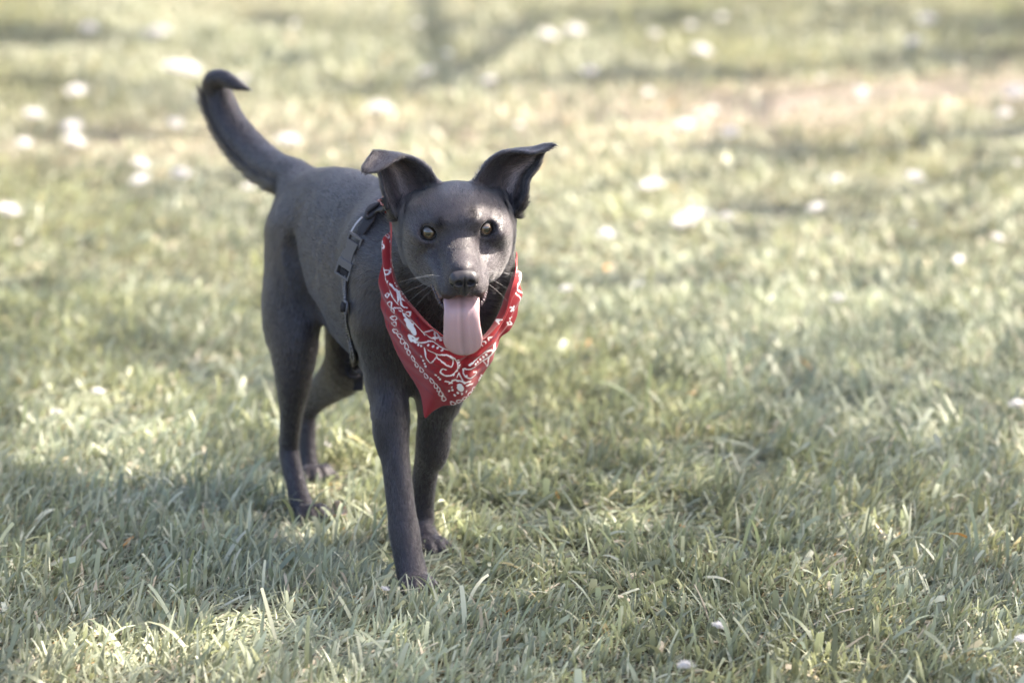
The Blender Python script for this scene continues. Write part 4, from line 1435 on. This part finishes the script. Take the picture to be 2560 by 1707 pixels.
def fluff(px, py, r_px, label, z=.032):
    """px, py, r_px in the 2352-wide view of the photo"""
    px, py, r_px = px * 1.0884, py * 1.0884, r_px * 1.0884
    p = ground_at(px, py, z)
    r = max(.006, r_px / FPX * p[1] * (1.08 if py > 760 else 1.22))
    k = len(fluff_me) % 4
    if len(fluff_me) < 4:
        V, F = fluff_src[k]
        o = mesh_obj('seed_fluff', V, F, fl_mat)
    else:
        o = fluff_me[k].copy()
        col.objects.link(o)
    fluff_me.append(o)
    o.location = (p[0], p[1], max(.004, z - .3 * r))
    o.rotation_euler = (random.uniform(-.3, .3), random.uniform(-.3, .3), random.uniform(0, 6.28))
    o.scale = (r, r, r)
    tag(o, label, 'seed fluff', 'white seed fluff scattered over the lawn')


for a in FLUFF: fluff(*a)

# dry leaf behind the hind paw
lc = ground_at(845, 1287, .02)
u, v = np.meshgrid(np.linspace(-1, 1, 25), np.linspace(-1, 1, 13), indexing='ij')
wv = (1 - u ** 2) ** .7
lx, ly = u * .028, v * wv * .013
lz = .012 * (v * wv) ** 2 * 1.6 + .006 * np.sin(u * 2.3) + .010 * u
R3 = np.array(Matrix.Rotation(math.radians(-38), 3, 'Z') @ Matrix.Rotation(math.radians(48), 3, 'X'))
G = np.stack([lx, ly, lz], -1) @ R3.T + lc
V, F = thick_grid(G, .0006)
lm, n_, l_, b_ = new_mat('dead_leaf', (.55, .47, .38), .6, .3)
g_ = n_.new('ShaderNodeNewGeometry'); mx = n_.new('ShaderNodeMix'); mx.data_type = 'RGBA'
nz = add_bump(n_, l_, b_, 260, .5, .001)
mx.inputs[6].default_value = (.62, .54, .46, 1); mx.inputs[7].default_value = (.40, .20, .07, 1)
l_.new(nz.outputs['Fac'], mx.inputs[0]); l_.new(mx.outputs[2], b_.inputs['Base Color'])
lf = mesh_obj('dead_leaf', V, F, lm)
tag(lf, 'curled pale brown dead leaf in the grass beside the right hind paw of the dog', 'leaf')
# ---------------------------------------------------------------- trees beside the lawn, whose leaves dapple the light
bark, n_, l_, b_ = new_mat('bark', (.16, .13, .10), .9, .1)
add_bump(n_, l_, b_, 30, .8, .02, 8)
leaf_mat, n_, l_, b_ = new_mat('tree_leaf', (.07, .10, .04), .5, .3)
tr = n_.new('ShaderNodeBsdfTranslucent'); tr.inputs['Color'].default_value = (.10, .14, .04, 1)
ms = n_.new('ShaderNodeMixShader'); ms.inputs[0].default_value = .3
l_.new(b_.outputs[0], ms.inputs[1]); l_.new(tr.outputs[0], ms.inputs[2]); l_.new(ms.outputs[0], n_['Material Output'].inputs[0])
SUNH = SUN / SUN[2]
RNG = np.random.default_rng(21)


def leaves(C, size):
    n = len(C)
    t = np.linspace(0, 1, 5)
    a, tilt = RNG.uniform(0, 6.283, n), RNG.normal(0, .55, n)
    ax = np.stack([np.cos(a) * np.cos(tilt), np.sin(a) * np.cos(tilt), np.sin(tilt) - .25], 1)
    ax = unit(ax)
    sd = unit(np.cross(ax, UP + RNG.normal(size=(n, 3)) * .45))
    nr = np.cross(sd, ax)
    s = size * RNG.uniform(.75, 1.3, n)
    V = np.empty((n, 5, 2, 3), np.float32)
    for k in range(5):
        w = (.02, .30, .36, .24, .01)[k]
        c = C + ax * ((t[k] - .5) * s)[:, None] - nr * (.10 * s * (t[k] - .5) ** 2)[:, None]
        V[:, k, 0] = c - sd * (w * s)[:, None] + nr * (.07 * s * (w > .1))[:, None]
        V[:, k, 1] = c + sd * (w * s)[:, None] + nr * (.07 * s * (w > .1))[:, None]
    i = np.arange(n) * 10
    q = np.concatenate([np.stack([i + 2 * k, i + 2 * k + 1, i + 2 * k + 3, i + 2 * k + 2], 1) for k in range(4)], 0)
    return V.reshape(-1, 3), q


def clear(path, gap):
    p = catmull(path, 24)
    rel = p[:, None] - LIT[None]
    return np.linalg.norm(rel - (rel @ SUN)[..., None] * SUN, axis=2).min() > gap


def tree(name_label, base, C, size, cell, height, r0):
    root = empty('tree', base)
    tag(root, name_label, 'tree')
    V, F = leaves(C, size)
    mesh_obj('crown', V, F, leaf_mat, root)
    base = np.array(base, float)
    top = base + np.array([0, 0, height])
    Vs, Fs, o_ = [], [], 0
    def add(path, rad, seg=8):
        nonlocal o_
        V, F = tube(catmull(path, 14), np.interp(np.linspace(0, 1, 14), np.linspace(0, 1, len(rad)), rad), seg)
        Vs.append(V); Fs.extend([[i + o_ for i in f] for f in F]); o_ += len(V)
    add([base - UP * .2, base + UP * height * .3 + (.06, .03, 0), base + UP * height * .65 + (-.05, .05, 0), top], [r0 * 1.3, r0, r0 * .8, r0 * .35], 14)
    mesh_obj('trunk', np.vstack(Vs), Fs, bark, root)
    Vs, Fs, o_ = [], [], 0
    keys = np.floor(C / cell).astype(int)
    uq, inv = np.unique(keys, axis=0, return_inverse=True)
    inv = inv.ravel()
    lim = {}
    for k in range(len(uq)):
        m = C[inv == k].mean(0)
        sec = tuple(np.floor(m / (cell * 2.2)).astype(int))
        lim.setdefault(sec, []).append(m)
    limb_i = 0
    for sec, ms_ in lim.items():
        hub = np.mean(ms_, axis=0)
        z0 = min(height * .95, max(height * .35, hub[2] - .55 * np.hypot(*(hub - base)[:2])))
        f = base + UP * z0
        Vs, Fs, o_ = [], [], 0
        for _ in range(40):                                   # boughs leave the gap open
            mid_ = f * .55 + hub * .45 + UP * .18 + RNG.normal(size=3) * (.05 + .03 * _)
            if clear([f, mid_, hub], .07): break
        if clear([f, mid_, hub], .05): add([f, mid_, hub], [r0 * .34, r0 * .18, .006])
        for m in ms_:
            for _ in range(14):
                pth = [hub * .9 + mid_ * .1, (hub + m) / 2 + RNG.normal(size=3) * (.05 + .02 * _), m]
                if clear(pth, .035):
                    add(pth, [.008, .006, .002], 5)
                    break
        if Vs: mesh_obj('limb', np.vstack(Vs), Fs, bark, root)
    return root


def shade_at(px, py):
    """share of sun kept off the lawn at photo places (2352 wide)"""
    p = np.stack([px, py, 0 * px], 1) * np.array([.0011, .0033, 0])
    n = noise3(p, 2.6, 81) + .65 * noise3(p, 6.0, 82)
    s = np.where(py < 330, -.05, np.where(py < 620, .02, np.where(py < 1130, .28, np.where(py < 1380, .36, .28))))
    for cx, cy, rx, ry, v in SHADE: s = s + v * np.exp(-((px - cx) / rx) ** 2 - ((py - cy) / ry) ** 2)
    return np.clip(s + .22 * n, 0, 1)


SHADE = [(1700, 900, 800, 170, .45), (300, 790, 420, 75, .15), (250, 985, 420, 60, -.75), (420, 1300, 520, 150, -.15), (1750, 1400, 330, 170, -.40), (1900, 1000, 500, 130, .25), (1300, 1560, 900, 90, -.35),
         (1800, 462, 190, 24, .85), (1500, 620, 400, 40, .35), (2150, 560, 250, 60, .35), (1060, 45, 70, 14, .9), (1200, 60, 70, 12, .9),
         (640, 30, 75, 26, 1.1), (120, 75, 240, 24, .95), (110, 180, 210, 16, 1.), (680, 132, 240, 13, .9), (250, 292, 320, 12, .8), (900, 190, 350, 13, .8), (1500, 30, 200, 15, .8), (1980, 12, 90, 14, .9), (1330, 1050, 350, 90, .30), (800, 1230, 160, 50, .2),
         (1600, 165, 300, 10, .8), (2250, 292, 200, 10, .9), (1780, 330, 300, 12, .8), (2150, 140, 200, 8, .6), (2000, 740, 400, 50, .3)]
N_T = 110000
tx, ty = RNG.uniform(-150, 2500, N_T), RNG.uniform(-30, 1640, N_T)
tg_ = np.array([ground_at(a * 1.0884, b * 1.0884, .02) for a, b in zip(tx, ty)])
# pixels are not areas: weigh by the ground each one covers
wgt = tg_[:, 1] ** 3
wgt /= wgt.max()
sh = shade_at(tx, ty)
hit = RNG.random(N_T) < np.where(ty > 640, np.where(sh > .5, .30, .10), np.where(sh > .5, .85, sh * .15)) * np.clip(wgt * 1.3, 0, 1)
tg_ = tg_[hit]
zz = np.where(tg_[:, 1] < 7.0, RNG.uniform(5.0, 7.5, len(tg_)), RNG.uniform(2.6, 4.6, len(tg_)))
C_lawn = tg_ + SUNH[None] * zz[:, None]
# the low bough that keeps the dog itself in the shade, with the gap that lets the sun reach the muzzle
face_lit = [(1168, 612), (1160, 634), (1178, 640), (1140, 655), (1160, 662), (1186, 664), (1198, 690), (1150, 678), (1214, 656), (1228, 652), (1242, 645), (1280, 600), (1287, 565), (1283, 630), (1125, 672), (1145, 640), (1190, 640), (1205, 665), (1180, 682), (1206, 815), (1200, 800)]
LIT = np.array([cast(x, y, .002) if x not in (1206, 1200) else at(x, y, 4.866) for x, y in face_lit])
pick = RNG.choice(len(DV), 2400, p=None)
tgt = DV[pick]
front = (DN[pick] @ SUN > -.2) & ((tgt[:, 2] > .24) | (RNG.random(len(tgt)) < .35))
tgt = tgt[front]
hd_t = in_head[pick][front]
tgt = np.vstack([tgt, np.repeat(tgt[hd_t], 8, axis=0) + RNG.normal(size=(8 * hd_t.sum(), 3)) * .012])
zb = np.where(np.arange(len(tgt)) < front.sum(), RNG.uniform(2.1, 3.6, len(tgt)), RNG.uniform(1.75, 2.1, len(tgt)))
C_dog = tgt + SUNH[None] * (zb - tgt[:, 2])[:, None]
rel = C_dog[:, None] - LIT[None]
perp = np.linalg.norm(rel - (rel @ SUN)[..., None] * SUN, axis=2).min(1)
C_dog = C_dog[perp > .052]
rel = C_lawn[:, None] - LIT[None]
perp = np.linalg.norm(rel - (rel @ SUN)[..., None] * SUN, axis=2).min(1)
C_lawn = C_lawn[perp > .05]
near = C_lawn[:, 1] - SUNH[1] * C_lawn[:, 2] < 7.0
tree('broad leafy tree standing right of the lawn, its low boughs over the dog', (3.3, 4.0, 0), np.vstack([C_dog, C_lawn[near]]), .060, .55, 6.4, .17)
FORK = [([(1012, 192), (992, 120), (985, 55), (972, -20)], .034), ([(1030, 190), (1100, 135), (1180, 85), (1262, 30)], .030), ([(1055, 195), (1020, 186), (985, 176)], .028)]
tree('second leafy tree further off to the right, its boughs over the back of the lawn', (5.4, 11.2, 0), C_lawn[~near], .085, .7, 5.0, .16)
# its forked bough, whose shadow lies across the far lawn
far_tree = [o for o in col.objects if o.name.startswith('tree')][-1]
for pth, rad in FORK:
    p = np.array([ground_at(a * 1.0884, b * 1.0884) for a, b in pth])
    z = np.linspace(4.4, 4.8, len(p))
    V, F = tube(catmull(p + SUNH[None] * z[:, None], 30), np.linspace(rad, rad * .8, 30), 10)
    mesh_obj('limb', V, F, bark, far_tree)
